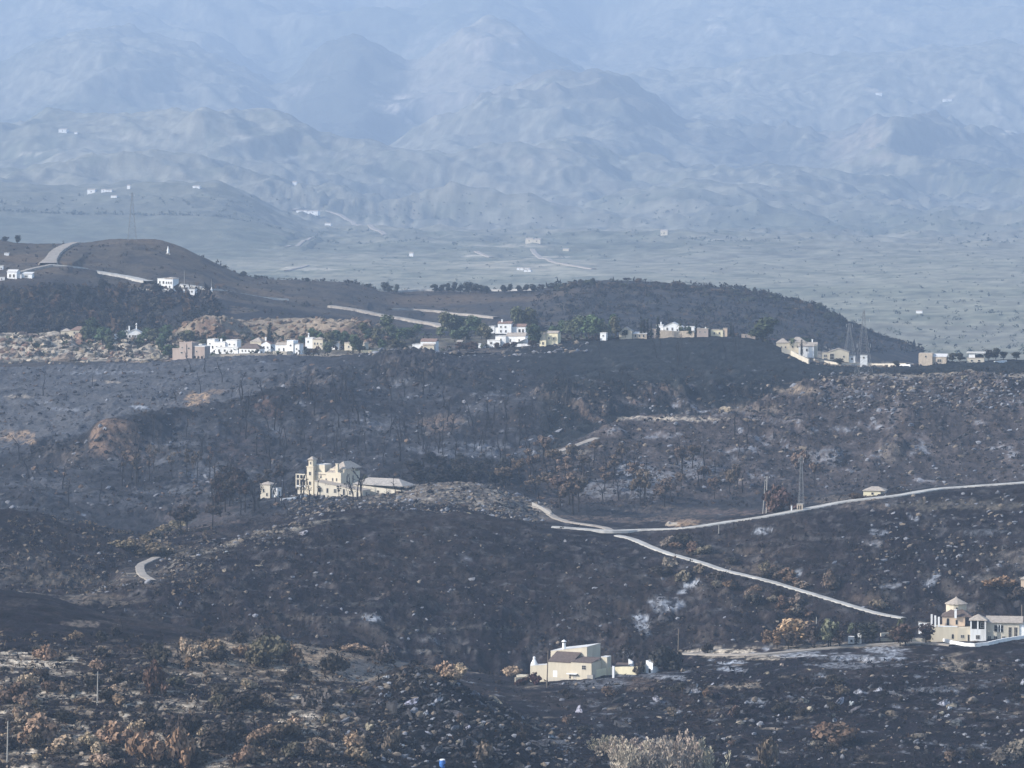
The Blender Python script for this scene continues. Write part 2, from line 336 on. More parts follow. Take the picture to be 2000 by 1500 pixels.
def relief_mtn(s, amp):
    x, y = s.X, s.D
    g = sstep(5600, 10500, y)
    wx = x + 260 * fbm(x, y, 1300, 3, 6); wy = y + 260 * fbm(x, y, 1300, 3, 7)
    z = amp * g * (250 * fbm(wx, wy * 0.8, 1500, 4, 61, 0.45, ridge=True) - 85)
    z += (.25 + .75 * g) * sstep(5200, 7500, y) * (60 * fbm(wx, wy, 460, 4, 62, 0.54, ridge=True) - 18)
    clf = np.zeros_like(x)
    for (cx, cy, rx, ry, k) in [(1450,275,80,22,1),(1560,285,50,18,1),(1850,285,160,30,1),(960,225,60,24,.8),(660,130,100,40,.8),(1130,190,80,14,.7),(1260,235,70,24,.7),(950,95,80,24,.7)]: clf = np.maximum(clf, k * sstep(1.4, .2, ((s.PX - cx) / rx) ** 2 + ((s.PY0 - cy) / ry) ** 2))
    z += clf * (60 * fbm(x * 1.0, y * .9, 300, 4, 66, .5, ridge=True) - 15)
    z += (1 + 5 * g) * fbm(x, y, 60, 3, 63, .6) + 4 * (1 - g) * fbm(x, y, 300, 3, 64)
    return z

near = Chunk('foreground_slope', [A0, A1, A2, A3, A3b, A4, A5, B0],
             [8, 90, 110, 60, 90, 8, 8], [1, 1, .6, .25, .6, .12, .6, 1], frame_xs(2.7), relief_near)
mid = Chunk('burnt_hillside', [B0, B1, B2, B3, B4, B5, C1, C2, C3, C4, C5],
            [120, 18, 50, 45, 25, 75, 20, 45, 18, 75], [.9, .07, .3, .12, .1, .4, .5, .6, .45, .7, .12], frame_xs(2.6), relief_mid)
mid2 = Chunk('village_ridge', [C5, D1, D2, D3, D4, D5, D6, D7, D8],
             [16, 26, 40, 10, 60, 34, 60, 6], [.1, .06, .05, .08, .3, .12, .25, .06, .3], frame_xs(3.0), relief_far)
mtn = Chunk('mountain', [E0, E1, E2, E3, E4, E5, E6, E7, E8, E9, E10, E11],
            [30, 50, 90, 24, 100, 110, 20, 95, 16, 110, 20], [.3, .6, .6, .15, .5, .7, .3, .6, .3, .6, .7, 1], frame_xs(5.2), relief_mtn)
CH = [near, mid, mid2, mtn]

def ccol(c, px):
    j = int(np.clip(np.searchsorted(c.xs, px) - 1, 0, len(c.xs) - 2)); f = (px - c.xs[j]) / (c.xs[j + 1] - c.xs[j])
    return c.D[:, j] * (1 - f) + c.D[:, j + 1] * f, c.Z[:, j] * (1 - f) + c.Z[:, j + 1] * f
def ground(x, y):
    px = 1000 + F * x / y
    for c in CH:
        D, Z = ccol(c, px)
        if y <= D[-1] or c is mtn: return float(np.interp(y, D, Z))
def at(px, py, d0=0, d1=1e9):
    """where the sight line through (px,py) of the photograph first meets the land between distances d0 and d1"""
    for c in CH:
        D, Z = ccol(c, px)
        if D[-1] < d0 or D[0] > d1: continue
        Y = H0 - F * Z / D
        ok = (D >= d0) & (D <= d1) & (Y <= py)
        if ok.any():
            i = int(np.argmax(ok)); d, z = D[i], Z[i]
            if i > 0 and D[i - 1] >= d0 and Y[i - 1] > py:
                f = (Y[i - 1] - py) / (Y[i - 1] - Y[i]); d = D[i - 1] * (1 - f) + D[i] * f; z = Z[i - 1] * (1 - f) + Z[i] * f
            return Vector(((px - 1000) / F * d, d, z))
    # nothing there: the highest point seen in that range
    for c in CH:
        D, Z = ccol(c, px); Y = H0 - F * Z / D; ok = (D >= d0) & (D <= d1)
        if ok.any():
            i = int(np.argmin(np.where(ok, Y, 1e9))); return Vector(((px - 1000) / F * D[i], D[i], Z[i]))
def proj(p): return 1000 + F * p[0] / p[1], H0 - F * p[2] / p[1]

# ---- what covers the ground
def mixc(a_, col, f): f = np.clip(f, 0, 1)[..., None]; return a_ * (1 - f) + np.array(col) * f
CHAR = (.0105, .0085, .0112); BROWN = (.030, .0225, .0205); ASH = (.33, .35, .385); TAN = (.38, .315, .24)
SAND = (.60, .51, .395); OCHRE = (.36, .25, .16); GREEN = (.055, .068, .040)
def patches(s, a_, lst, n):
    if not hasattr(s, 'wa'):
        k = {'foreground_slope': 12, 'burnt_hillside': 20, 'village_ridge': 35, 'mountain': 200}[s.name]
        s.wa = 2.2 * fbm(s.X, s.D, k, 3, 301); s.wb = 2.2 * fbm(s.X, s.D, k, 3, 302); s.wn = fbm(s.X, s.D, k * .18, 4, 303, .68)
    for (cx, cy, rx, ry, col, k) in lst:
        e_ = ((s.PX - cx) / rx + .5 * s.wa) ** 2 + ((s.PY - cy) / ry + .5 * s.wb) ** 2
        a_ = mixc(a_, col, k * sstep(1.1, .45, e_ * .62 + 1.9 * n + .15) * (.12 + .88 * sstep(-.22, .10, s.wn)))
    return a_
def lit(v): return v
def col_near(s):
    x, y = s.X, s.D
    n1 = fbm(x, y, 30, 5, 101); n2 = fbm(x, y, 9, 5, 102, .6); n3 = fbm(x, y, 3.5, 3, 103, .6)
    a_ = np.zeros(x.shape + (3,)) + np.array(CHAR); a_ = mixc(a_, BROWN, sstep(-.1, .35, n1) * .8)
    left = 1 - sstep(600, 780, s.PX + 60 * n1)
    _, fr = terr(x, y, 13.0)
    lowl = sstep(1210, 1380, s.PY)
    a_ = mixc(a_, (.085, .067, .052), left * lowl * sstep(-.1, .35, n2 + .2 * n1) * .6)
    a_ = mixc(a_, SAND, left * lowl * sstep(.10, .30, n2 + .16 * lowl - .10 + .5 * n3) * (.35 + .6 * sstep(.3, .05, fr)) * .8)
    shelf = sstep(1238, 1262, s.PY + 6 * n2) * sstep(1325, 1292, s.PY - .05 * (s.PX - 400)) * sstep(300, 420, s.PX) * left
    a_ = mixc(a_, (.30, .235, .165), shelf * sstep(-.3, .2, n2 + .3) * .8)
    ash = sstep(.18, .42, n2 + .25 * n1)
    right = 1 - left
    a_ = mixc(a_, ASH, right * ash * .45 * sstep(-.2, .3, n3 + .1))
    a_ = mixc(a_, TAN, right * sstep(.3, .5, fbm(x, y, 12, 4, 108)) * .45)
    md_ = sstep(700, 760, s.PX) * (1 - sstep(1000, 1080, s.PX)) * (1 - sstep(1062, 1075, y)); a_ = mixc(a_, (.008, .008, .009), md_ * .6)
    a_ = a_ * (.4 + 1.2 * sstep(-.35, .4, fbm(x, y, 4.5, 4, 107, .65)))[..., None]
    flat = sstep(640, 680, s.PX) * (1 - sstep(790, 850, s.PX)) * sstep(1283, 1296, s.PY) * sstep(1060, 1070, y)
    a_ = mixc(a_, (.075, .078, .08), flat * .9)
    a_ = patches(s, a_, [(40,1292,90,14,SAND,.95),(170,1219,50,5,(.26,.21,.165),.6),(60,1180,60,8,(.05,.042,.04),.6),
        (610,1285,110,8,OCHRE,.55),(460,1290,110,9,(.25,.18,.12),.6),(640,1325,160,6,TAN,.5),(290,1330,60,5,SAND,.7),
        (1405,1274,80,6,SAND,1),(1470,1281,110,5,SAND,.55),(1600,1264,130,4,TAN,.8),(1700,1258,120,4,TAN,.7),
        (1415,1293,34,3.5,ASH,1),(1425,1308,26,6,ASH,.9),(1320,1322,20,5,ASH,.5),(1555,1277,60,5,ASH,.8),(1660,1285,60,6,ASH,.7),(1740,1275,34,12,ASH,.8),
        (1880,1302,40,12,TAN,.6),(1850,1345,60,5,ASH,.5),(1430,1340,50,5,TAN,.6),(1160,1335,50,10,ASH,.35),(1250,1318,60,5,ASH,.4),
        (1480,1368,20,5,ASH,.8),(1315,1392,16,5,ASH,.8),(1640,1300,50,8,ASH,.5),(1250,1336,30,12,(.16,.12,.1),.5),(700,1300,60,6,(.13,.11,.095),.5),
        (860,1302,60,14,(.17,.13,.10),.7),(1040,1340,40,5,(.1,.09,.08),.5),(330,1450,90,16,SAND,.5),(100,1360,80,10,SAND,.5),(380,1380,70,9,SAND,.5)], n2)
    st = .15 + .25 * right + .3 * left * lowl
    return a_, st
def col_mid(s):
    x, y = s.X, s.D
    n1 = fbm(x, y, 55, 5, 111); n2 = fbm(x, y, 14, 5, 112, .6); n3 = fbm(x, y, 5, 3, 113, .6)
    n4 = fbm(x + .8 * y, y - .8 * x, 24, 4, 114, .6)
    a_ = np.zeros(x.shape + (3,)) + np.array(CHAR); a_ = mixc(a_, BROWN, sstep(-.25, .4, n1) * .7)
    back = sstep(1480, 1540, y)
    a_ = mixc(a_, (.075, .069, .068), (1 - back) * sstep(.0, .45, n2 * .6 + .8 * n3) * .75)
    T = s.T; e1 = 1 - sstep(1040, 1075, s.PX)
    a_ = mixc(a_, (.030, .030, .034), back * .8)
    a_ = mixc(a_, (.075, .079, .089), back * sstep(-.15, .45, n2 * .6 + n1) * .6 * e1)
    a_ = mixc(a_, (.060, .050, .048), (1 - e1) * sstep(4.7, 5.1, T) * (1 - sstep(6.0, 6.15, T)) * .9)
    a_ = mixc(a_, (.015, .018, .019), (1 - e1) * sstep(6.05, 6.3, T) * .9)
    a_ = mixc(a_, (.060, .064, .073), sstep(9, 9.15, T) * (1 - sstep(430, 700, s.PX)) * .9)
    a_ = mixc(a_, (.012, .0135, .015), sstep(8.9, 9.3, T) * sstep(600, 720, s.PX) * (1 - sstep(1080, 1180, s.PX)) * sstep(-.3, .2, n1 + n2) * .9)
    a_ = mixc(a_, (.014, .014, .016), sstep(7.2, 7.8, T) * (1 - sstep(8, 8.3, T)) * (1 - sstep(560, 680, s.PX)) * .7)
         # grey ash film on the wooded slopes
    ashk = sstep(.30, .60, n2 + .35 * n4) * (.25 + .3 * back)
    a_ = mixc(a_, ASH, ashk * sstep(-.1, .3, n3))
    h4 = sstep(1080, 1250, s.PX) * sstep(1640, 1700, y) * (1 - sstep(1870, 1900, y))
    a_ = mixc(a_, (.13, .105, .095), h4 * sstep(0, .4, n4) * .55)
    a_ = mixc(a_, ASH, h4 * sstep(.28, .5, n4 + .4 * n3) * .5)
    h3 = sstep(640, 800, s.PX) * (1 - sstep(1040, 1100, s.PX)) * sstep(1500, 1520, y) * (1 - sstep(1590, 1620, y))
    a_ = mixc(a_, (.17, .14, .115), h3 * sstep(-.25, .2, n2) * .85)
    a_ = mixc(a_, (.32, .28, .22), h3 * sstep(.05, .3, n3) * .7)
    spine = sstep(1345, 1385, y - .0 * x) * 0
    e1 = np.abs(s.T - 1.0) * 120
    rid = np.exp(-((s.T - .93) / .07) ** 2) * (1 - sstep(560, 820, s.PX))
    a_ = mixc(a_, (.20, .185, .155), rid * sstep(-.1, .3, n3 + .3 * n2) * .7)
    top = sstep(1580, 1720, s.PX) * sstep(1835, 1850, y) * (1 - sstep(1866, 1900, y))
    a_ = mixc(a_, (.26, .22, .175), top * sstep(-.15, .25, n3) * .85)
    a_ = a_ * (.62 + .75 * sstep(-.35, .4, fbm(x, y, 9, 4, 117, .6)))[..., None]
    plain = (1 - sstep(300, 600, s.PX)) * sstep(1850, 1900, y)
    a_ = mixc(a_, (.085, .085, .09), plain * sstep(-.4, .2, n2) * .7)
    wx_ = s.PX + 14 * n3; cliff = sstep(172, 182, wx_) * (1 - sstep(255, 285, wx_)) * sstep(1724, 1731, y + 6 * n3) * (1 - sstep(1744, 1750, y))
    a_ = mixc(a_, (.19, .13, .095), cliff * sstep(-.5, .1, n3) * .85)
    a_ = mixc(a_, (.105, .085, .072), sstep(.55, 1.1, s.slope) * sstep(-.2, .2, n2) * (.35 + .5 * s.crag))
    a_ = patches(s, a_, [(383,779,20,12,OCHRE,.95),(415,765,30,4,OCHRE,.5),(205,745,22,3,TAN,.6),(36,852,36,12,OCHRE,.8),(60,785,30,3,ASH,.5),(200,727,60,3,ASH,.35),(270,794,13,4,ASH,.9),
        (40,775,25,3,TAN,.6),(120,800,40,3,ASH,.4),(520,790,24,20,(.16,.10,.075),.6),(865,830,44,16,(.15,.11,.085),.7),(1155,800,30,22,(.20,.14,.105),.8),(1280,770,35,12,(.20,.14,.11),.7),
        (1105,885,48,9,(.27,.23,.18),.7),(1330,818,70,4,SAND,.7),(1260,818,40,4,SAND,.6),(1460,800,60,8,(.22,.18,.14),.6),(1560,760,30,10,(.24,.19,.14),.8),(1600,770,26,8,(.2,.16,.12),.5),
        (1340,1023,30,6,OCHRE,.7),(1230,1015,150,6,(.2,.15,.12),.5),(1360,1000,120,8,(.16,.125,.10),.45),(1650,975,70,7,(.2,.16,.12),.6),(1450,1000,60,5,(.13,.09,.08),.5),
        (1345,1145,18,9,ASH,1),(1335,1158,12,5,ASH,.8),(1295,1180,34,10,ASH,.65),(1255,1215,14,18,ASH,.8),(1270,1235,18,6,ASH,.7),(720,1206,22,7,ASH,.85),(700,1215,60,4,(.15,.14,.13),.6),
        (910,1090,14,5,ASH,.35),(1495,1037,26,6,ASH,.8),(1710,1040,14,5,ASH,.6),(1780,1012,12,4,ASH,.8),(1827,1122,10,7,ASH,.8),(1812,1137,14,6,ASH,.6),(1740,1145,20,5,ASH,.5),(1560,1118,10,4,ASH,.6),(1585,1050,60,4,(.13,.12,.12),.5),
        (1880,985,170,9,(.17,.15,.12),.5),(1700,990,60,7,(.16,.13,.11),.6),(1980,1085,40,20,(.16,.14,.12),.6),(1920,1040,50,5,ASH,.3),(1950,1130,50,5,(.2,.18,.16),.5),
        (850,1228,130,4,(.13,.12,.10),.7),(640,1205,70,4,(.14,.12,.10),.5),(860,1272,60,3,(.18,.17,.16),.7),(700,1180,80,4,(.08,.075,.07),.6),(1380,1080,90,9,(.11,.09,.075),.6),(1480,1110,60,10,(.12,.095,.075),.6),
        (1700,1170,50,10,(.13,.10,.08),.5),(200,1170,80,8,(.17,.14,.11),.6),(330,1075,40,10,(.14,.12,.09),.6),(280,1130,40,24,(.12,.10,.085),.7),(60,1100,60,30,(.15,.13,.11),.35),(100,1130,90,10,(.2,.17,.13),.35),
        (780,745,30,6,ASH,.3),(960,770,30,5,ASH,.3),(1350,915,60,20,ASH,.35),(1250,930,60,20,ASH,.45),(1200,955,80,14,ASH,.35),(1640,840,40,6,ASH,.5),(1600,890,40,10,ASH,.4),(1740,880,20,20,(.2,.17,.14),.6),
        (430,925,60,12,ASH,.25),(330,960,50,8,ASH,.2),(900,880,90,12,ASH,.28),(720,830,90,20,ASH,.15),(960,870,40,6,ASH,.3),(480,880,40,30,(.13,.09,.08),.3),(390,1010,60,30,(.13,.10,.09),.4)], n2)
    st = .02 + .12 * sstep(.1, .4, n1) + .75 * h3 + .9 * rid + .75 * top + .30 * h4
    return a_, st
def col_mid2(s):
    x, y = s.X, s.D
    n1 = fbm(x, y, 90, 5, 121); n2 = fbm(x, y, 24, 5, 122, .6); n3 = fbm(x, y, 9, 3, 123, .6)
    a_ = np.zeros(x.shape + (3,)) + np.array((.036, .034, .034)); a_ = mixc(a_, (.065, .052, .043), sstep(-.2, .4, n1 + .4 * n2) * .6)
    vil = sstep(2105, 2125, y) * (1 - sstep(2225, 2270, y))
    a_ = mixc(a_, (.17, .15, .11), vil * sstep(-.3, .3, n2) * .7); a_ = mixc(a_, GREEN, vil * sstep(.0, .4, n3) * .5)
    lr = (1 - sstep(300, 350, s.PX)) * sstep(2110, 2130, y) * (1 - sstep(2225, 2250, y))
    a_ = mixc(a_, (.42, .36, .285), lr * sstep(-.35, .15, n3 + n2 * .6) * .9); a_ = mixc(a_, (.17, .105, .08), lr * sstep(.15, .4, -n2) * .7)
    q = sstep(338, 360, s.PX) * (1 - sstep(750, 770, s.PX)) * sstep(2180, 2188, y) * (1 - sstep(2215, 2250, y))
    a_ = mixc(a_, (.25, .20, .15), q * .9); a_ = mixc(a_, (.13, .11, .075), q * sstep(0, .3, n3) * .6)
    lo = q * (1 - sstep(2190, 2196, y)); a_ = mixc(a_, (.15, .09, .07), lo * sstep(-.2, .1, fbm(x, y, 40, 2, 126)) * .75)
    hill = sstep(2500, 2620, y)
    left = 1 - sstep(500, 900, s.PX)
    a_ = mixc(a_, (.105, .085, .062), hill * left * sstep(-.4, .2, n2) * .55)
    a_ = mixc(a_, (.13, .09, .055), hill * sstep(.05, .4, n1) * .45)
    a_ = mixc(a_, (.020, .022, .026), hill * sstep(1000, 1200, s.PX) * .7)  # shade on the right hill, painted into its ground colour
    a_ = mixc(a_, (.020, .020, .023), sstep(2270, 2330, y) * (1 - sstep(2520, 2570, y)) * .85)
    olv = sstep(2300, 2600, y) * sstep(760, 1000, s.PX)
    a_ = mixc(a_, (.085, .068, .045), olv * sstep(0, .3, n2) * .45)
    a_ = patches(s, a_, [(315,565,50,4,(.36,.33,.28),.8),(345,512,40,40,(.12,.09,.07),.0),(405,580,20,8,(.22,.16,.11),.6),(470,605,30,8,(.18,.14,.1),.5),(580,693,200,3,(.35,.29,.22),.8),(330,708,60,3,(.36,.27,.2),.8),
        (1700,712,80,6,(.33,.27,.2),.8),(1820,712,60,3,SAND,.6),(1590,695,50,10,(.36,.31,.24),.8),(1230,668,60,2,(.2,.1,.06),.7),(1420,663,80,2,(.2,.1,.06),.7),(920,690,90,10,(.14,.11,.09),.6)], n2)
    st = .15 + .6 * lr + .4 * q
    return a_, st
def col_mtn(s):
    x, y = s.X, s.D
    n1 = fbm(x, y, 1500, 5, 131, .5); n2 = fbm(x, y, 380, 5, 132, .55); n3 = fbm(x, y, 90, 4, 133, .6)
    y = near_d(s.D); g = sstep(4500, 7500, y)
    a_ = np.zeros(x.shape + (3,)) + np.array((.175, .168, .132))
    a_ = mixc(a_, (.24, .23, .165), (1 - sstep(4200, 8200, s.D + 900 * n1)) * sstep(-.4, .3, n2 + n1) * .6)
    a_ = mixc(a_, (.075, .085, .058), sstep(-.1, .4, n1 + .4 * n2) * .7)
    a_ = mixc(a_, (.06, .07, .05), sstep(.1, .35, n3 + .4 * n2) * .6)
    a_ = mixc(a_, (.24, .21, .17), sstep(.35, .55, -n3 + .4 * n2) * .4)
    n4 = fbm(x, y, 30, 3, 134, .65); a_ = a_ * (.72 + .56 * sstep(-.4, .4, n4 + .4 * n3))[..., None]
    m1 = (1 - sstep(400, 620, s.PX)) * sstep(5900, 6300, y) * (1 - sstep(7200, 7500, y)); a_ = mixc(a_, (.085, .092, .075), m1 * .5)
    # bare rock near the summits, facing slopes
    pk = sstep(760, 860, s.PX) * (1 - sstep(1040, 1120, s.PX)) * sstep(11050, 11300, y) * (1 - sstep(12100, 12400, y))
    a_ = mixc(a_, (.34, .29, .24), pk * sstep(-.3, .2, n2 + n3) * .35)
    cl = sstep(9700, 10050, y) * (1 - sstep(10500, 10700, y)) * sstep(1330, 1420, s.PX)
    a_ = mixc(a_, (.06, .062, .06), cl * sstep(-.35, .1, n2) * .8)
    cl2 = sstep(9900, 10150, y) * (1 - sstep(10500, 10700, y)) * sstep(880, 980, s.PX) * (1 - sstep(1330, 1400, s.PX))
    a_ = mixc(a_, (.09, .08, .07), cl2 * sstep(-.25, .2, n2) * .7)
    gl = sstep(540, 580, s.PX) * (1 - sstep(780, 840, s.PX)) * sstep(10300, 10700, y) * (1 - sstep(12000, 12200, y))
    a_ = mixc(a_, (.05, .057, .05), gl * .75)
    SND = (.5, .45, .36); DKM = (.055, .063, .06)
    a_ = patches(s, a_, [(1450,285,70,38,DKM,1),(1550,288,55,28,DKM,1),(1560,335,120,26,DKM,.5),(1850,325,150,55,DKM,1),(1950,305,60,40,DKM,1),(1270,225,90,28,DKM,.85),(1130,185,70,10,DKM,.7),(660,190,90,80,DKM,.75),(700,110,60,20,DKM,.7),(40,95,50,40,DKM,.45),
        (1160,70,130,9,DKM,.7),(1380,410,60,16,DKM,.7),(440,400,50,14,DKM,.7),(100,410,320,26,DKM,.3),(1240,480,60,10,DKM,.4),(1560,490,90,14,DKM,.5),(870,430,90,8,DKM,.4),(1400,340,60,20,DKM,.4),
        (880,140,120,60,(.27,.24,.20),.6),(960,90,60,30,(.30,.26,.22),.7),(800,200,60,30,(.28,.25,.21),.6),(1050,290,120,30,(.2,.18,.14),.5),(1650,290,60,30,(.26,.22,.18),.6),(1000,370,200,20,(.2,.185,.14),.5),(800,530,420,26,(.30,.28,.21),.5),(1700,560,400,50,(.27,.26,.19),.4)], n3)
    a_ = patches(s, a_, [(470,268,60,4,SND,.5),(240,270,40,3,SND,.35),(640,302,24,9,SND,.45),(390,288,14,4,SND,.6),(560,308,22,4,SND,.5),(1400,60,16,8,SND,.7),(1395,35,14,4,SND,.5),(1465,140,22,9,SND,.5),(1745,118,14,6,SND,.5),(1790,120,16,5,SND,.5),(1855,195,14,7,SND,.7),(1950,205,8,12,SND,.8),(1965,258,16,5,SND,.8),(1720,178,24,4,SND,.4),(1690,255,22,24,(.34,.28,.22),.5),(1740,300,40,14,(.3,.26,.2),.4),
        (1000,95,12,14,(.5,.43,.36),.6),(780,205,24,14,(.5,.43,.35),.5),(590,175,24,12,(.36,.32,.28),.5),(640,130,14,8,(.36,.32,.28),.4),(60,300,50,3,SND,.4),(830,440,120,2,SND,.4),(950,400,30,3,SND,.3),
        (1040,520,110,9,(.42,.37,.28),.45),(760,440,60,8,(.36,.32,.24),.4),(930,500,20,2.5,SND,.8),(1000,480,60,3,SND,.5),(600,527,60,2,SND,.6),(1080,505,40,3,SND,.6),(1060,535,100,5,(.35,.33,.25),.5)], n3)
    return a_, .1 + 0 * x
# ---------------------------------------------------------------- roads
PATHS = []
def road(name, pts, width, d0, d1, mat, drop=.5, lift=.25, label=None, wfac=None):
    P = [at(x, y, d0, d1) for x, y in pts]; Q = []
    for a_, b_ in zip(P, P[1:]):
        n = max(1, int((b_ - a_).length / 2.5))
        for k in range(n): Q.append(a_.lerp(b_, k / n))
    Q.append(P[-1]); xy = np.array([(q.x, q.y) for q in Q])
    for _ in range(6): xy[1:-1] = .5 * xy[1:-1] + .25 * (xy[:-2] + xy[2:])
    t = np.gradient(xy, axis=0); t /= np.maximum(np.linalg.norm(t, axis=1), 1e-6)[:, None]; nrm = np.stack([-t[:, 1], t[:, 0]], 1)
    wd = np.interp(np.linspace(0, 1, len(xy)), np.linspace(0, 1, len(wfac)), wfac) * width if wfac else np.full(len(xy), width)
    z = np.array([ground(*xy[i]) for i in range(len(xy))])
    zp = np.pad(z, 8, mode='edge'); z = np.convolve(zp, np.ones(17) / 17, mode='valid') + lift + (.35 if xy[:, 1].mean() < 2300 else 1.5)
    PATHS.append((name, xy, z, wd, nrm, mat, label))
    for c in CH:                                   # grade the land under the road
        sub = (c.D > xy[:, 1].min() - 14) & (c.D < xy[:, 1].max() + 14) & (c.X > xy[:, 0].min() - 14) & (c.X < xy[:, 0].max() + 14)
        if not sub.any(): continue
        ii = np.nonzero(sub); vx, vy = c.X[ii], c.D[ii]; best = np.full(len(vx), 1e9); bi = np.zeros(len(vx), int)
        for s0 in range(0, len(vx), 20000):
            d2 = (vx[s0:s0 + 20000, None] - xy[None, :, 0]) ** 2 + (vy[s0:s0 + 20000, None] - xy[None, :, 1]) ** 2
            bi[s0:s0 + 20000] = d2.argmin(1); best[s0:s0 + 20000] = d2.min(1)
        dd = np.sqrt(best) - wd[bi] / 2; cell = {'foreground_slope': 1.6, 'burnt_hillside': 2.6, 'village_ridge': 7.0, 'mountain': 12}[c.name]; f = 1 - sstep(cell, cell * 4, dd)
        c.Z[ii] = c.Z[ii] * (1 - f) + (z[bi] - (.35 if xy[:, 1].mean() < 2300 else 1.3)) * f
def lay_roads():
    MM = {'ROADM': ROADM, 'TRACK': TRACK}
    for name, xy, z, wd, nrm, mat, label in PATHS:
        V, Fc = [], []; bk, ho = (.9, .3) if xy[:, 1].mean() < 2300 else (2.4, .8)
        for i in range(len(xy)):
            rag = 1 + .12 * math.sin(i * 1.7) * math.sin(i * .37 + 1); L_, R_ = xy[i] - nrm[i] * wd[i] / 2 * rag, xy[i] + nrm[i] * wd[i] / 2 * rag
            for (p, dz) in ((L_ - nrm[i] * ho, -bk), (L_, 0), (xy[i], .06), (R_, 0), (R_ + nrm[i] * ho, -bk)): V.append((p[0], p[1], z[i] + dz))
        for i in range(len(xy) - 1):
            for j in range(4): a_ = i * 5 + j; Fc.append((a_, a_ + 5, a_ + 6, a_ + 1))
        o = link(name, mesh_np(name, V, Fc), None, MM[mat]); setp(o, label, kind='structure')
road('road', [(1078, 1030), (1110, 1034), (1150, 1038), (1200, 1041), (1240, 1042), (1320, 1038), (1380, 1029), (1420, 1022), (1490, 1010), (1560, 998), (1650, 983), (1750, 968), (1850, 957), (2000, 944), (2090, 934)], 4.2, 1340, 1490, 'ROADM', .4, .45)
road('descending_road', [(1205, 1044), (1240, 1058), (1280, 1075), (1310, 1086), (1360, 1100), (1410, 1115), (1470, 1132), (1540, 1151), (1620, 1173), (1700, 1197), (1765, 1214)], 2.6, 1262, 1446, 'ROADM', .3, .35)
road('track_to_villa', [(1040, 987), (1065, 1001), (1085, 1013), (1110, 1022), (1150, 1026), (1190, 1034), (1205, 1040)], 2.6, 1440, 1620, 'TRACK', .2, .2)
road('bending_track', [(306, 1090), (292, 1095), (280, 1102), (273, 1109), (275, 1117), (285, 1126), (293, 1133), (298, 1140)], 2.8, 1300, 1420, 'TRACK', .2, .3)
road('hill_track', [(150, 477), (132, 482), (116, 490), (106, 500), (98, 512), (94, 521)], 7.5, 2540, 2860, 'TRACK', .2, .4, wfac=[.6, 1, 1, 1, 1.5])
road('hillside_road', [(96, 520), (130, 523), (180, 531), (230, 542), (262, 549), (292, 555)], 7, 2540, 2760, 'ROADM', .3, .5)
road('hillside_road', [(340, 559), (375, 563), (410, 569), (450, 576), (500, 583), (560, 591)], 7, 2500, 2760, 'ROADM', .3, .5)
road('hillside_road', [(645, 600), (670, 605), (700, 611), (740, 618), (790, 628), (850, 638), (920, 645)], 6, 2400, 2780, 'TRACK', .3, .5)
road('ridge_track', [(20, 541), (60, 531), (85, 524), (98, 521)], 3.6, 2500, 2760, 'TRACK', .2, .4)
road('crest_track', [(772, 573), (800, 570), (825, 568), (848, 568)], 5, 2650, 2960, 'ROADM', .2, .6)
road('crest_track', [(958, 571), (1000, 571), (1052, 568)], 5, 2650, 2960, 'ROADM', .2, .6)
road('slope_track', [(760, 607), (800, 606), (860, 613), (920, 618), (970, 625)], 4, 2400, 2900, 'TRACK', .2, .5)
road('rock_track', [(1070, 897), (1100, 885), (1135, 868), (1165, 851)], 3.5, 1600, 1800, 'TRACK', .1, .3)
road('yard_track', [(1330, 1283), (1400, 1280), (1480, 1281), (1560, 1272), (1640, 1265), (1720, 1259), (1800, 1256), (1860, 1262)], 2.6, 1080, 1250, 'TRACK', .1, .2)
for pts, wd in (([(572, 413), (620, 414), (662, 420), (690, 436), (725, 445), (752, 462)], 9), ([(1040, 488), (1048, 500), (1075, 512), (1110, 520), (1160, 528)], 7), ([(560, 532), (585, 526), (600, 521)], 6), ([(930, 493), (945, 500), (960, 505)], 7), ([(560, 485), (590, 475), (610, 465)], 6)):
    road('valley_track', pts, wd, 3600, 13000, 'TRACK', 0, 1.2)

near.build(ground_mat('burnt_foreground_ground', 0.9, 0.5, 0.8, .7), col_near)
mid.build(ground_mat('burnt_hillside_ground', 0.6, 0.45, 1.0, .5), col_mid)
mid2.build(ground_mat('far_hill_ground', 0.35, 0.3, 1.2, .45), col_mid2)
mtn.build(ground_mat('mountain_scrub_ground', 0.02, 0.015, 5, .22), col_mtn)


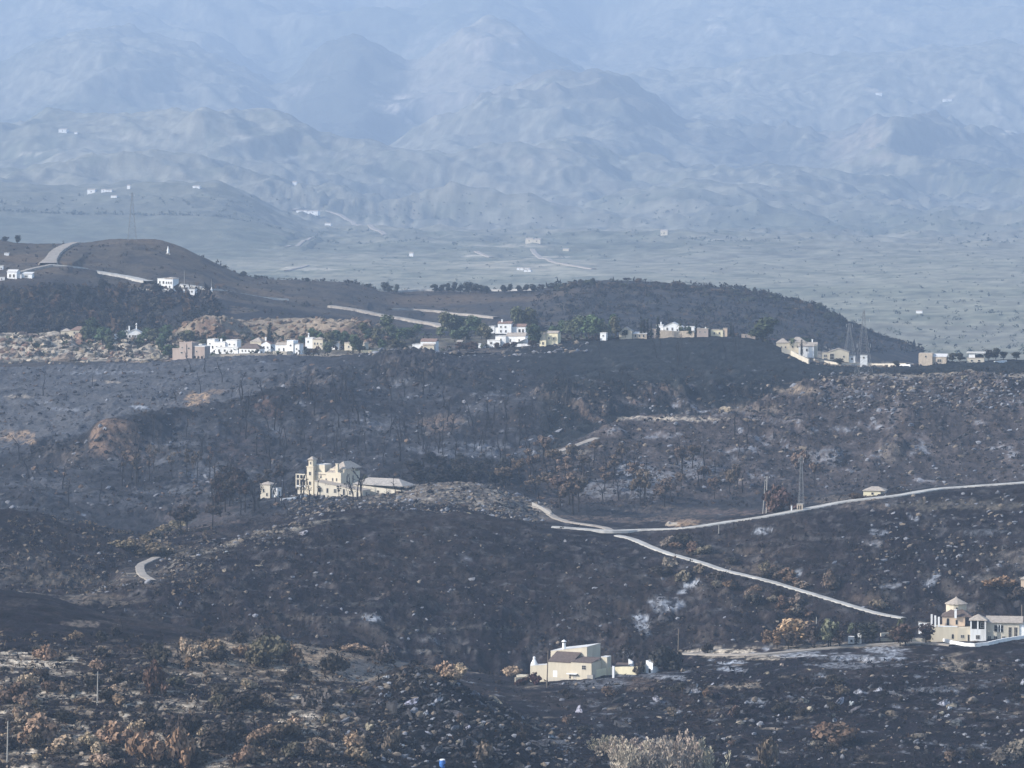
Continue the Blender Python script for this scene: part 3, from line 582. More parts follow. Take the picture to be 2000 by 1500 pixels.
# ---------------------------------------------------------------- naming places
LM = [(600,925,'the cream tower villa'),(740,950,'the cream villa\'s long wing'),(1120,1300,'the pale walled house'),(1910,1210,'the turreted white villa'),(370,690,'the pink house'),
    (540,640,'the quarry face'),(322,552,'the white hilltop house'),(1000,655,'the tall village house'),(1300,640,'the gabled white house'),(1560,675,'the pale ridge villa'),
    (1635,695,'the arched barn'),(225,850,'the ochre cliff'),(830,1320,'the black rocky mound'),(1562,990,'the transformer kiosk'),(1200,1040,'the road fork'),
    (285,1115,'the short track bend'),(500,1285,'the brown terrace'),(1280,1460,'the pale reed clump'),(865,1490,'the blue drum'),(1550,1235,'the broad orange tree'),
    (190,1340,'the lone foreground pole'),(1705,960,'the stone hut'),(1820,700,'the derelict block'),(850,655,'the low white house'),(910,960,'the stony knoll'),
    (1090,910,'the brown pine grove'),(1150,800,'the brown rock face'),(800,710,'the dark crag'),(60,690,'the pale boulders'),(255,655,'the white winged house'),
    (1420,1275,'the pale sandy yard'),(1400,860,'the spine of rocks'),(60,1290,'the sandy clearing'),(1850,750,'the pale ridge top'),(600,1080,'the black hill spine'),(1000,1180,'the black hill face'),(1700,1080,'the eastern burnt slope'),(1350,1090,'the descending road'),
    (1600,1400,'the lower right slope'),(300,1420,'the sandy terraces'),(860,570,'the hedge of dark trees'),(260,470,'the hill top mast'),(1200,560,'the wooded crest')]
def where(px, py):
    b = min(LM, key=lambda l: (l[0] - px) ** 2 + ((l[1] - py) * 1.6) ** 2)
    dx, dy = px - b[0], py - b[1]; r = math.hypot(dx, dy * 1.6)
    ad = 'just ' if r < 45 else ('' if r < 150 else 'far ')
    h = 'left' if dx < 0 else 'right'; v = 'above' if dy < 0 else 'below'
    if abs(dy) < .35 * abs(dx): s = h + ' of'
    elif abs(dx) < .5 * abs(dy): s = v
    else: s = v + ' and ' + h + ' of'
    return ad + s + ' ' + b[2]
POOL = []       # scattered things whose labels are settled at the end
def scat(o, adj, noun, cat, group, px, py, size):
    o['category'] = cat; o['group'] = group
    POOL.append(dict(o=o, adj=adj, noun=noun, px=px, py=py, size=size, group=group))
def settle_labels():
    by = {}
    for p in POOL:
        p['w'] = where(p['px'], p['py']); by.setdefault((p['group'], p['adj'], p['noun'], p['w']), []).append(p)
    for (g, ad, noun, w_), l in by.items():
        base = (ad + ' ' + noun + ' ' + w_).strip()
        l.sort(key=lambda p: p['px']); n = len(l)
        if n == 1: l[0]['o']['label'] = base
        elif n == 2: l[0]['o']['label'] = 'left hand ' + base; l[1]['o']['label'] = 'right hand ' + base
        else:
            for i, p in enumerate(l): p['o']['label'] = ('leftmost ' if i == 0 else 'rightmost ' if i == n - 1 else ('middle ' if n == 3 else 'inner ')) + base
    for p in POOL:
        wds = p['o']['label'].split()
        if len(wds) > 16: p['o']['label'] = ' '.join(wds[:16])

def tint_mat(name, lo=.55, hi=1.35, rough=.9, bump=0.0, island=True, noise=2.0, trans=0.0):
    """colour is each object's own, grain and piece to piece variation from the material"""
    m, nt, b = M(name); L = nt.links.new
    oi = nd(nt, 'ShaderNodeObjectInfo'); tc = nd(nt, 'ShaderNodeTexCoord')
    n = nd(nt, 'ShaderNodeTexNoise', ins={'Scale': noise, 'Detail': 5, 'Roughness': .7}); L(tc.outputs['Object'], n.inputs['Vector'])
    r = nd(nt, 'ShaderNodeMapRange', ins={'From Min': .3, 'From Max': .7, 'To Min': lo, 'To Max': hi}); L(n.outputs['Fac'], r.inputs['Value'])
    f = r.outputs[0]
    if island:
        g = nd(nt, 'ShaderNodeNewGeometry'); r2 = nd(nt, 'ShaderNodeMapRange', ins={'To Min': lo, 'To Max': hi}); L(g.outputs['Random Per Island'], r2.inputs['Value'])
        mm = nd(nt, 'ShaderNodeMath', operation='MULTIPLY'); L(f, mm.inputs[0]); L(r2.outputs[0], mm.inputs[1]); f = mm.outputs[0]
    mx = nd(nt, 'ShaderNodeMix', data_type='RGBA', blend_type='MULTIPLY'); mx.inputs[0].default_value = 1
    L(oi.outputs['Color'], mx.inputs[6]); L(f, mx.inputs[7]); L(mx.outputs[2], b.inputs['Base Color'])
    b.inputs['Roughness'].default_value = rough; b.inputs['Specular IOR Level'].default_value = .1
    if bump:
        bp = nd(nt, 'ShaderNodeBump', ins={'Strength': .8, 'Distance': bump}); L(n.outputs['Fac'], bp.inputs['Height']); L(bp.outputs[0], b.inputs['Normal'])
    return m
MAT_LEAF = tint_mat('scorched_foliage', .6, 1.35, island=True, noise=.5)
MAT_BARK = tint_mat('charred_bark', .6, 1.3, island=False, noise=3)
def rock_mat(name):
    m, nt, b = M(name); L = nt.links.new
    oi = nd(nt, 'ShaderNodeObjectInfo'); tc = nd(nt, 'ShaderNodeTexCoord')
    n = nd(nt, 'ShaderNodeTexNoise', ins={'Scale': 1.6, 'Detail': 8, 'Roughness': .75}); L(tc.outputs['Object'], n.inputs['Vector'])
    r = nd(nt, 'ShaderNodeMapRange', ins={'From Min': .42, 'From Max': .56}); L(n.outputs['Fac'], r.inputs['Value'])
    mx = nd(nt, 'ShaderNodeMix', data_type='RGBA'); L(r.outputs[0], mx.inputs[0]); mx.inputs[6].default_value = (.022, .021, .023, 1)
    L(oi.outputs['Color'], mx.inputs[7]); L(mx.outputs[2], b.inputs['Base Color'])
    bp = nd(nt, 'ShaderNodeBump', ins={'Strength': .9, 'Distance': .25}); L(n.outputs['Fac'], bp.inputs['Height']); L(bp.outputs[0], b.inputs['Normal'])
    b.inputs['Roughness'].default_value = .92; b.inputs['Specular IOR Level'].default_value = .15
    return m
MAT_ROCK = rock_mat('sooty_rock')
def attr_mat(name, lo=.6, hi=1.3):
    m, nt, b = M(name); L = nt.links.new
    al = nd(nt, 'ShaderNodeAttribute', attribute_name='albedo'); tc = nd(nt, 'ShaderNodeTexCoord')
    n = nd(nt, 'ShaderNodeTexNoise', ins={'Scale': 1.5, 'Detail': 5, 'Roughness': .7}); L(tc.outputs['Object'], n.inputs['Vector'])
    r = nd(nt, 'ShaderNodeMapRange', ins={'From Min': .3, 'From Max': .7, 'To Min': lo, 'To Max': hi}); L(n.outputs['Fac'], r.inputs['Value'])
    mx = nd(nt, 'ShaderNodeMix', data_type='RGBA', blend_type='MULTIPLY'); mx.inputs[0].default_value = 1
    L(al.outputs['Color'], mx.inputs[6]); L(r.outputs[0], mx.inputs[7]); L(mx.outputs[2], b.inputs['Base Color'])
    b.inputs['Roughness'].default_value = .95; b.inputs['Specular IOR Level'].default_value = .1
    return m
MAT_ATTR = attr_mat('loose_debris')

from mathutils import kdtree
_n = sum(len(p_[1]) for p_ in PATHS); KD = kdtree.KDTree(_n); _i = 0
for p_ in PATHS:
    for q_ in p_[1]: KD.insert((float(q_[0]), float(q_[1]), 0), _i); _i += 1
KD.balance()
def onroad(p, m=3.2):
    if p.y > 3000: return False
    return KD.find((p.x, p.y, 0))[2] < m
# ---------------------------------------------------------------- rocks
def ico(sub):
    bm = bmesh.new(); bmesh.ops.create_icosphere(bm, subdivisions=sub, radius=1)
    v = np.array([p.co[:] for p in bm.verts]); f = np.array([[q.index for q in fc.verts] for fc in bm.faces]); bm.free(); return v, f
I1, I2 = ico(1), ico(2)
def rock_mesh(seed):
    rs = np.random.RandomState(seed); v, f = I2; v = v.copy()
    for _ in range(7):                                   # cut flat facets
        nrm = rs.normal(size=3); nrm /= np.linalg.norm(nrm); d = rs.uniform(.28, .68)
        k = v @ nrm - d; v -= np.where(k > 0, k, 0)[:, None] * nrm
    v += rs.normal(size=v.shape) * .05; v *= rs.uniform(.8, 1.35, 3) * np.array([1.35, 1.0, 1.0])
    v[:, 2] = np.maximum(v[:, 2], -.35)
    return mesh_np('boulder', v, f)
ROCKS = [rock_mesh(i) for i in range(9)]
for r_ in ROCKS: r_.materials.append(MAT_ROCK)

def boulder(px, py, size, col, adj='charred', grp='loose boulders on the burnt ground', d0=0, d1=1e9, noun='boulder'):
    p = at(px, py, d0, d1)
    if p is None or onroad(p): return
    o = link('boulder', rnd.choice(ROCKS)); s_ = size
    o.location = (p.x, p.y, p.z + .02 * s_); o.scale = (s_ * rnd.uniform(.7, 1.5), s_ * rnd.uniform(.7, 1.3), s_ * rnd.uniform(.5, 1.1))
    o.rotation_euler = (rnd.uniform(-.5, .5), rnd.uniform(-.7, .2), rnd.gauss(.2, 1.2)); o.color = (*col, 1)
    if s_ > 2.9: o.scale = (s_ * rnd.uniform(.8, 1.1), s_ * 1.3, s_ * rnd.uniform(1.0, 1.5)); o.rotation_euler = (rnd.uniform(-.3, .3), rnd.uniform(-.3, .3), rnd.uniform(0, 6.3)); o.location.z -= .3 * s_
    scat(o, adj, noun, 'rock', grp, px, py, size)
def jit(c, a_=.2):
    k = rnd.uniform(1 - a_, 1 + a_); return tuple(max(.005, v * k * rnd.uniform(.95, 1.05)) for v in c)
GREYR, TANR, ASHR, OCHR = (.11, .107, .115), (.30, .25, .19), (.33, .345, .385), (.30, .21, .145)
def rcol(kinds):
    k = rnd.choice(kinds); return {'g': (jit(GREYR), 'charred grey'), 't': (jit(TANR), 'tan'), 'a': (jit(ASHR), 'ash dusted pale'), 'o': (jit(OCHR), 'ochre'), 'k': (jit((.05, .048, .05)), 'blackened')}[k]
def rocks_in(n, x0, x1, y0, y1, s0, s1, kinds, d0=0, d1=1e9, accept=None, noun='boulder'):
    k = 0; tries = 0
    while k < n and tries < n * 30:
        tries += 1; px, py = rnd.uniform(x0, x1), rnd.uniform(y0, y1)
        if accept and not accept(px, py): continue
        c, ad = rcol(kinds); s_ = s0 + (s1 - s0) * rnd.random() ** 2.5
        if s_ > .5 * (s0 + s1): ad = 'large ' + ad
        boulder(px, py, s_, c, ad, d0=d0, d1=d1, noun=noun); k += 1
mound = lambda x, y: y > 1305 + (abs(x - 820) * .28 if x < 820 else (x - 820) * .42)
rocks_in(85, 690, 1090, 1310, 1480, .7, 2.3, 'ggkat', accept=mound)
rocks_in(22, 1120, 1290, 1330, 1420, .7, 2.2, 'gkat')
rocks_in(70, 1300, 2000, 1300, 1495, .6, 1.9, 'ggkatt')
rocks_in(16, 1560, 1700, 1350, 1480, .9, 2.2, 'gtta')
rocks_in(12, 1830, 1880, 1360, 1420, .9, 2.2, 'gta')
rocks_in(22, 20, 700, 1330, 1495, .5, 1.5, 'ttg')
rocks_in(22, 1680, 1995, 728, 775, .8, 2.2, 'tgt', 1700)
rocks_in(14, 0, 330, 655, 712, 3.0, 6.5, 'tto', 2080, 2260)
rocks_in(10, 1250, 1560, 775, 815, 1.2, 3.0, 'tg', 1600)
rocks_in(10, 300, 600, 1035, 1115, .7, 1.5, 'ta', 1280, 1450)
rocks_in(10, 750, 1020, 950, 1010, .7, 1.4, 't', 1480)

def rock_stuff(name, label, specs):
    """many small stones joined: specs = (n, x0,x1,y0,y1, s0,s1, colours, d0,d1, accept)"""
    v0, f0 = I1; V, Fc, Cc = [], [], []; rs = np.random.RandomState(5); off = 0
    for (n, x0, x1, y0, y1, s0, s1, cols, d0, d1, acc) in specs:
        for _ in range(n):
            px, py = rs.uniform(x0, x1), rs.uniform(y0, y1)
            if acc and not acc(px, py): continue
            p = at(px, py, d0, d1)
            if p is None or onroad(p, 2.6): continue
            s_ = s0 + (s1 - s0) * rs.rand() ** 2.2
            v = v0 * (1 + rs.normal(size=(len(v0), 1)) * .22); a_ = rs.normal() * .7; ca, sa = math.cos(a_), math.sin(a_)
            v = v * np.array([rs.uniform(.9, 1.7), rs.uniform(.6, 1.2), rs.uniform(.5, 1.1)]) * s_
            v = np.stack([v[:, 0] * ca - v[:, 1] * sa, v[:, 0] * sa + v[:, 1] * ca, v[:, 2] + .1 * s_ + .45 * v[:, 0] * rs.uniform(-.3, 1)], 1) + np.array(p)
            V.append(v); Fc.append(f0 + off); off += len(v0)
            c = np.array(cols[rs.randint(len(cols))]) * rs.uniform(.6, 1.25); Cc.append(np.tile(c, (len(v0), 1)))
    me = mesh_np(name, np.concatenate(V), np.concatenate(Fc)); vcol(me, 'albedo', np.concatenate(Cc))
    o = link(name, me, None, MAT_ATTR); setp(o, label, 'stones', kind='stuff')
g_, t_, a__, k_ = (.055, .054, .057), (.17, .14, .11), (.19, .195, .215), (.025, .024, .026)
rock_stuff('foreground_stones', 'small loose stones littering the burnt foreground slopes', [
    (1500, 660, 1130, 1305, 1500, .25, .9, [g_, k_, k_, g_, k_, a__, t_], 0, 1250, mound),
    (1900, 1090, 2000, 1285, 1500, .15, .7, [g_, k_, k_, k_, g_, k_, a__, t_], 0, 1250, None),
    (1100, 0, 700, 1250, 1500, .2, .8, [t_, t_, g_, k_], 0, 1250, None)])
rock_stuff('hillside_stones', 'small pale stones scattered over the burnt hill and ridge tops', [
    (1500, 180, 1950, 1040, 1280, .18, .75, [g_, k_, k_, a__, t_], 1260, 1480, None),
    (900, 180, 660, 1005, 1180, .2, .85, [t_, a__, g_], 1300, 1450, lambda x, y: abs(y - (1175 - (x - 150) * .36)) < 22 + 8 * math.sin(x * .05)),
    (1300, 560, 1080, 945, 1022, .25, .9, [t_, t_, g_, a__], 1480, 1600, None),
    (1300, 1600, 2000, 728, 800, .25, 1.0, [t_, g_, k_, g_, a__], 1780, 1960, None),
    (1400, 1080, 2000, 740, 960, .3, 1.2, [g_, g_, k_, t_, a__], 1600, 1960, None),
    (1300, 0, 1100, 700, 1000, .3, 1.2, [g_, k_, k_, a__, (.12, .085, .065)], 1500, 2110, None),
    (450, 0, 400, 1000, 1160, .2, .8, [t_, k_, g_], 1300, 1500, None),
    (300, 1700, 2000, 960, 1150, .3, .9, [t_, g_, a__], 1260, 1480, None)])
rock_stuff('village_stones', 'rubble and pale rock pieces around the village terraces', [
    (300, 0, 340, 655, 715, .5, 1.8, [t_, (.33, .28, .22), (.2, .13, .1)], 2100, 2280, None),
    (400, 340, 760, 620, 672, .5, 1.8, [t_, (.16, .11, .08)], 2180, 2300, None),
    (250, 700, 1150, 670, 700, .4, 1.4, [t_, g_, a__], 2050, 2160, None),
    (150, 1540, 1900, 690, 715, .4, 1.3, [t_, g_], 2050, 2160, None)])

# ---------------------------------------------------------------- trees and shrubs
class G:
    """polygons gathered into one mesh"""
    def __init__(s): s.v, s.f = [], []
    def quad(s, c, u, w_):
        i = len(s.v); s.v += [c - u - w_, c + u - w_, c + u + w_, c - u + w_]; s.f.append((i, i + 1, i + 2, i + 3))
    def tube(s, pts, rad, n=5):
        i0 = len(s.v)
        for k, (p, r) in enumerate(zip(pts, rad)):
            d = (pts[min(k + 1, len(pts) - 1)] - pts[max(k - 1, 0)]).normalized()
            a_ = d.orthogonal().normalized(); b_ = d.cross(a_)
            for j in range(n):
                t = 2 * math.pi * j / n; s.v.append(p + (a_ * math.cos(t) + b_ * math.sin(t)) * r)
        for k in range(len(pts) - 1):
            for j in range(n):
                s.f.append((i0 + k * n + j, i0 + k * n + (j + 1) % n, i0 + (k + 1) * n + (j + 1) % n, i0 + (k + 1) * n + j))
    def mesh(s, name, mat):
        me = bpy.data.meshes.new(name); me.from_pydata([tuple(v) for v in s.v], [], s.f); me.materials.append(mat); return me
def rv(r): return Vector((r.gauss(0, 1), r.gauss(0, 1), r.gauss(0, 1))).normalized()
def burnt_mesh(seed, bushy):
    r = random.Random(seed); g = G(); lean = Vector((r.uniform(-.05, .05), r.uniform(-.05, .05), 0))
    pts = [Vector((0, 0, -.04)) + Vector((math.sin(k * 1.3 + seed) * .008, math.cos(k * 1.7) * .008, 0)) * k + lean * k * k * .15 + Vector((0, 0, k / 6 * 1.04)) for k in range(7)]
    g.tube(pts, [.028, .025, .022, .019, .016, .012, .006])
    for _ in range(bushy):
        h = r.uniform(.4, .97); b0 = pts[0].lerp(pts[-1], h); k = min(5, int(h * 6)); b0 = pts[k].lerp(pts[k + 1], h * 6 - k)
        a_ = r.uniform(0, 6.28); ln = (1.1 - h) * r.uniform(.15, .42) + .03
        d = Vector((math.cos(a_), math.sin(a_), r.uniform(.1, .9))).normalized()
        g.tube([b0, b0 + d * ln * .5, b0 + d * ln + Vector((0, 0, .03))], [.010, .006, .003], 3)
        for q in range(2):
            d2 = (d + rv(r) * .6).normalized(); g.tube([b0 + d * ln * .5, b0 + d * ln * .5 + d2 * ln * .5], [.005, .002], 3)
    return g.mesh('burnt_pine', MAT_BARK)
BURNT = [burnt_mesh(i, [4, 7, 10, 14, 18][i % 5]) for i in range(10)]
def crown_mesh(seed, kind, n=520):
    r = random.Random(seed); g = G(); lobes = []
    if kind == 'umbrella':
        for _ in range(9):
            a_ = r.uniform(0, 6.28); q = r.uniform(0, .34); z = r.uniform(.58, .95) - q * .35; lobes.append((Vector((math.cos(a_) * q, math.sin(a_) * q, z)), r.uniform(.09, .17), .75))
    elif kind == 'round':
        for _ in range(13):
            a_ = r.uniform(0, 6.28); q = r.uniform(0, .33); z = r.uniform(.3, .85); q *= 1 - abs(z - .55) * .8; lobes.append((Vector((math.cos(a_) * q, math.sin(a_) * q, z)), r.uniform(.12, .22), .9))
    elif kind == 'cypress':
        for k in range(12): z = .1 + k / 12 * .85; lobes.append((Vector((r.uniform(-.02, .02), r.uniform(-.02, .02), z)), .10 * (1.1 - z) ** .6 + .02, 1.6))
    elif kind == 'shrub':
        for _ in range(11):
            a_ = r.uniform(0, 6.28); q = r.uniform(0, .5); lobes.append((Vector((math.cos(a_) * q, math.sin(a_) * q, r.uniform(.15, .55) * (1.2 - q))), r.uniform(.16, .3), .8))
    elif kind == 'thin':
        for _ in range(10):
            a_ = r.uniform(0, 6.28); q = r.uniform(0, .2); z = r.uniform(.45, .95); lobes.append((Vector((math.cos(a_) * q, math.sin(a_) * q, z)), r.uniform(.06, .12), .8))
    tot = sum(l[1] ** 2 for l in lobes)
    sz = {'umbrella': .028, 'round': .036, 'cypress': .02, 'shrub': .055, 'thin': .02}[kind]
    for c, rad, sq in lobes:
        for _ in range(int(n * rad * rad / tot)):
            d = rv(r); p = c + Vector((d.x, d.y, d.z * sq)) * rad * (r.random() ** .35) * r.uniform(.8, 1.15)
            nn = (d + rv(r) * .7).normalized(); u = nn.orthogonal().normalized(); w_ = nn.cross(u); k = sz * r.uniform(.6, 1.5)
            t = r.uniform(0, 6.28); u2 = u * math.cos(t) + w_ * math.sin(t); w2 = nn.cross(u2)
            g.quad(p, u2 * k, w2 * k * r.uniform(.4, .9))
    return g.mesh('crown', MAT_LEAF)
def plume_mesh(seed):
    """burnt reed clump: tapering feathery spikes"""
    r = random.Random(seed); g = G()
    for _ in range(30):
        a_ = r.uniform(0, 6.28); q = r.uniform(0, .5) ** .8; b0 = Vector((math.cos(a_) * q, math.sin(a_) * q, 0)); h = r.uniform(.55, 1.05) * (1.1 - q * .7)
        tip = b0 * 1.25 + Vector((r.uniform(-.08, .08), 0, h))
        for k in range(60):
            t = r.random(); p = b0.lerp(tip, t); wd = .10 * math.sin(math.pi * min(1, t * .75 + .22)) ** .8; d = rv(r); p = p + Vector((d.x, d.y, 0)) * wd
            up = (Vector((d.x * .7, d.y * .7, 1.2)) + rv(r) * .25).normalized(); sd_ = up.cross(rv(r)).normalized()
            g.quad(p, sd_ * .014, up * .045)
    return g.mesh('plume', MAT_LEAF)
def stem_mesh(seed, kind):
    r = random.Random(seed); g = G()
    if kind == 'tree':
        top = Vector((r.uniform(-.05, .05), r.uniform(-.05, .05), .72)); g.tube([Vector((0, 0, -.05)), top * .5, top], [.03, .022, .010])
        for _ in range(7):
            t = r.uniform(.45, 1); b0 = top * t; a_ = r.uniform(0, 6.28); d = Vector((math.cos(a_), math.sin(a_), .8)).normalized()
            g.tube([b0, b0 + d * r.uniform(.12, .3)], [.010, .004], 4)
    else:
        for _ in range(12):
            a_ = r.uniform(0, 6.28); d = Vector((math.cos(a_) * .7, math.sin(a_) * .7, 1)).normalized(); ln = r.uniform(.4, .8)
            g.tube([Vector((0, 0, -.06)), d * ln * .5, d * ln + rv(r) * .05], [.022, .014, .005], 4)
    return g.mesh('trunk' if kind == 'tree' else 'stems', MAT_BARK)
CR = {k: [crown_mesh(100 + i + 10 * j, k, n) for i in range(4)] for j, (k, n) in enumerate({'umbrella': 850, 'round': 850, 'cypress': 420, 'shrub': 850, 'thin': 340}.items())}
CR['sparse'] = [crown_mesh(400 + i, 'shrub', 330) for i in range(4)]
PL = [plume_mesh(i) for i in range(3)]
ST = {k: [stem_mesh(i, k) for i in range(4)] for k in ('tree', 'shrub')}
def plant(name, p, h, wd, crown, col, stem='tree', stemcol=(.03, .026, .024)):
    e_ = bpy.data.objects.new(name, None); C.objects.link(e_); e_.location = p; e_.rotation_euler = (0, 0, rnd.uniform(0, 6.28)); e_.empty_display_size = .1
    sc_ = (wd, wd * rnd.uniform(.85, 1.15), h)
    c = link('crown', rnd.choice(crown), e_); c.scale = sc_; c.color = (*col, 1)
    t = link('trunk' if stem == 'tree' else 'stems', rnd.choice(ST[stem]), e_); t.scale = (wd * .9, wd * .9, h); t.color = (*stemcol, 1)
    return e_
def burnt(px, py, h, d0=1260, d1=2110, col=(.018, .017, .018)):
    p = at(px, py, d0, d1)
    if p is None: return
    o = link('burnt_pine', rnd.choice(BURNT)); o.location = p; o.scale = (h * rnd.uniform(.9, 1.25), h, h); o.rotation_euler = (rnd.uniform(-.06, .06), rnd.uniform(-.07, .07), rnd.uniform(0, 6.28)); o.color = (*col, 1)
    scat(o, 'tall charred' if h > 10 else 'short charred' if h < 7 else 'charred', 'leafless tree', 'tree', 'burnt trees on the hillsides', px, py, h)
def many(fn, n, regs):
    tot = sum(r_[-1] for r_ in regs)
    for r_ in regs:
        for _ in range(round(n * r_[-1] / tot)): fn(rnd.uniform(r_[0], r_[1]), rnd.uniform(r_[2], r_[3]))
many(lambda x, y: burnt(x, y, rnd.choice([5.5, 7, 8, 9, 10, 11, 12])), 285, [
    (460, 700, 770, 905, 60), (690, 1080, 800, 925, 85), (640, 900, 740, 800, 22), (230, 470, 850, 975, 26), (400, 600, 930, 1010, 26),
    (1040, 1300, 860, 985, 24), (1300, 1560, 850, 965, 12), (1080, 1500, 680, 780, 26), (30, 260, 870, 1000, 10), (480, 780, 965, 985, 14), (40, 460, 720, 800, 10)])
for (x, y, h) in [(592,975,11),(605,985,10),(613,965,7),(691,964,8),(705,968,9),(708,962,9),(500,890,12),(528,915,12),(505,990,10),(496,1000,12),(538,985,8),(640,1255,3.5),(300,1270,4),(318,1265,3.5),(225,1235,4.5),(240,1233,5),
                  (1905,1270,3),(1455,1300,3),(1785,1480,7),(1610,1495,6),(1700,1485,5)]: burnt(x, y, h, 0)
BP = 'scorched brown pines in the grove'
def bpine(px, py, h, wd, kind='umbrella', col=(.135, .10, .075), d0=1480, d1=2110, adj='brown', noun='scorched pine', grp=BP):
    p = at(px, py, d0, d1)
    if p is None: return
    if grp == BP: h *= 1.2; wd *= 1.2
    o = plant('scorched_pine', p, h, wd, CR[kind], jit(col, .25)); scat(o, adj, noun, 'tree', grp, px, py, h)
for (x, y, h, wd) in [(1015,940,9,11),(1035,930,9,10),(1060,905,11,12),(1085,925,9,9),(1105,945,10,10),(990,955,8,10),(1120,915,9,9),(1095,995,12,13),(1118,1005,13,14),(1130,1000,12,12),(1112,985,10,12),
        (1140,930,8,9),(1160,900,8,9),(1070,960,7,8),(1045,965,7,8),(1250,985,11,10),(1262,975,9,8),(1298,990,9,9),(1310,980,8,8),(1333,925,10,10),(1352,915,9,9),(1240,945,8,9),(1200,935,8,8),(1180,960,8,8),
        (1375,950,8,8),(1425,965,9,8),(1440,955,9,8),(1395,975,8,7),(1565,955,14,10),(1590,950,9,6),(1330,960,7,8),(1215,905,7,8)]: bpine(x, y, h, wd)
for (x, y, h, wd) in [(265,950,12,9),(292,940,12,9),(242,935,10,8),(335,935,10,8),(365,935,11,8),(385,940,11,8),(300,915,9,7),(410,920,9,7)]: bpine(x, y, h, wd, 'thin', (.11, .085, .065), adj='thin grey brown')
for (x, y, h, wd) in [(425,985,10,9),(440,1000,11,10),(455,985,10,9),(468,975,11,9),(448,965,10,9),(430,1010,10,9),(478,1000,10,8),(352,1045,8,11),(365,1050,8,10),(415,1030,8,9),(520,965,8,9),(548,950,7,9)]: bpine(x, y, h, wd, 'umbrella', (.055, .042, .036), adj='dark scorched')
for (x, y, h, wd) in [(248,1072,4,6),(262,1070,5,6),(296,1085,6,9),(306,1082,6,8),(285,1062,4,6),(325,1040,4,7),(230,1068,3,6),(345,1030,4,7),(300,1050,4,7)]: bpine(x, y, h, wd, 'shrub', (.20, .155, .10), d0=1280, adj='pale brown', noun='round bush', grp='round bushes in the gully')
for (x, y, h, wd) in [(634,968,5,5),(642,970,5.5,6),(652,968,5,5),(662,970,4.5,5),(672,968,5,5),(625,968,4,4),(735,962,4,5),(752,958,4,5),(770,956,3,5),(535,972,3.5,4)]: bpine(x, y, h, wd, 'thin', (.028, .026, .026), d0=1500, d1=1620, adj='blackened thin', noun='garden tree', grp='blackened garden trees by the tower villa')
# dark wood behind the villa
for _ in range(38):
    x = rnd.uniform(800, 1000); bpine(x, rnd.uniform(912, 950), rnd.uniform(4, 7), rnd.uniform(6, 9), 'round', (.032, .03, .028), 1600, adj='blackened', noun='bushy tree', grp='blackened bushy trees behind the knoll')
# palms by the villa
def palm(px, py, h, d0, d1, adj=''):
    p = at(px, py, d0, d1)
    if p is None: return
    e_ = bpy.data.objects.new('palm_tree', None); C.objects.link(e_); e_.location = p
    g = G(); g.tube([Vector((0, 0, -.3)), Vector((.1, 0, h * .5)), Vector((.05, .1, h))], [.28, .22, .2], 6); t = link('trunk', g.mesh('trunk', MAT_BARK), e_); t.color = (.06, .045, .035, 1)
    g = G(); r = random.Random(int(px))
    for k in range(26):
        a_ = r.uniform(0, 6.28); el = r.uniform(-.6, 1.0); d = Vector((math.cos(a_), math.sin(a_), 0)); base = Vector((.05, .1, h)); L_ = r.uniform(1.5, 2.3)
        prev = base
        for q in range(1, 5):
            tq = q / 4; cur = base + d * L_ * tq + Vector((0, 0, L_ * (el * tq - .75 * tq * tq)))
            mid_ = (prev + cur) / 2; u = (cur - prev) / 2; wv = u.cross(Vector((0, 0, 1))).normalized() * (.28 * (1.1 - tq)); g.quad(mid_, u, wv); prev = cur
    c = link('fronds', g.mesh('fronds', MAT_LEAF), e_); c.color = (.07, .075, .035, 1)
    scat(e_, adj or 'singed', 'palm tree', 'palm', 'palms in the villa garden', px, py, h)
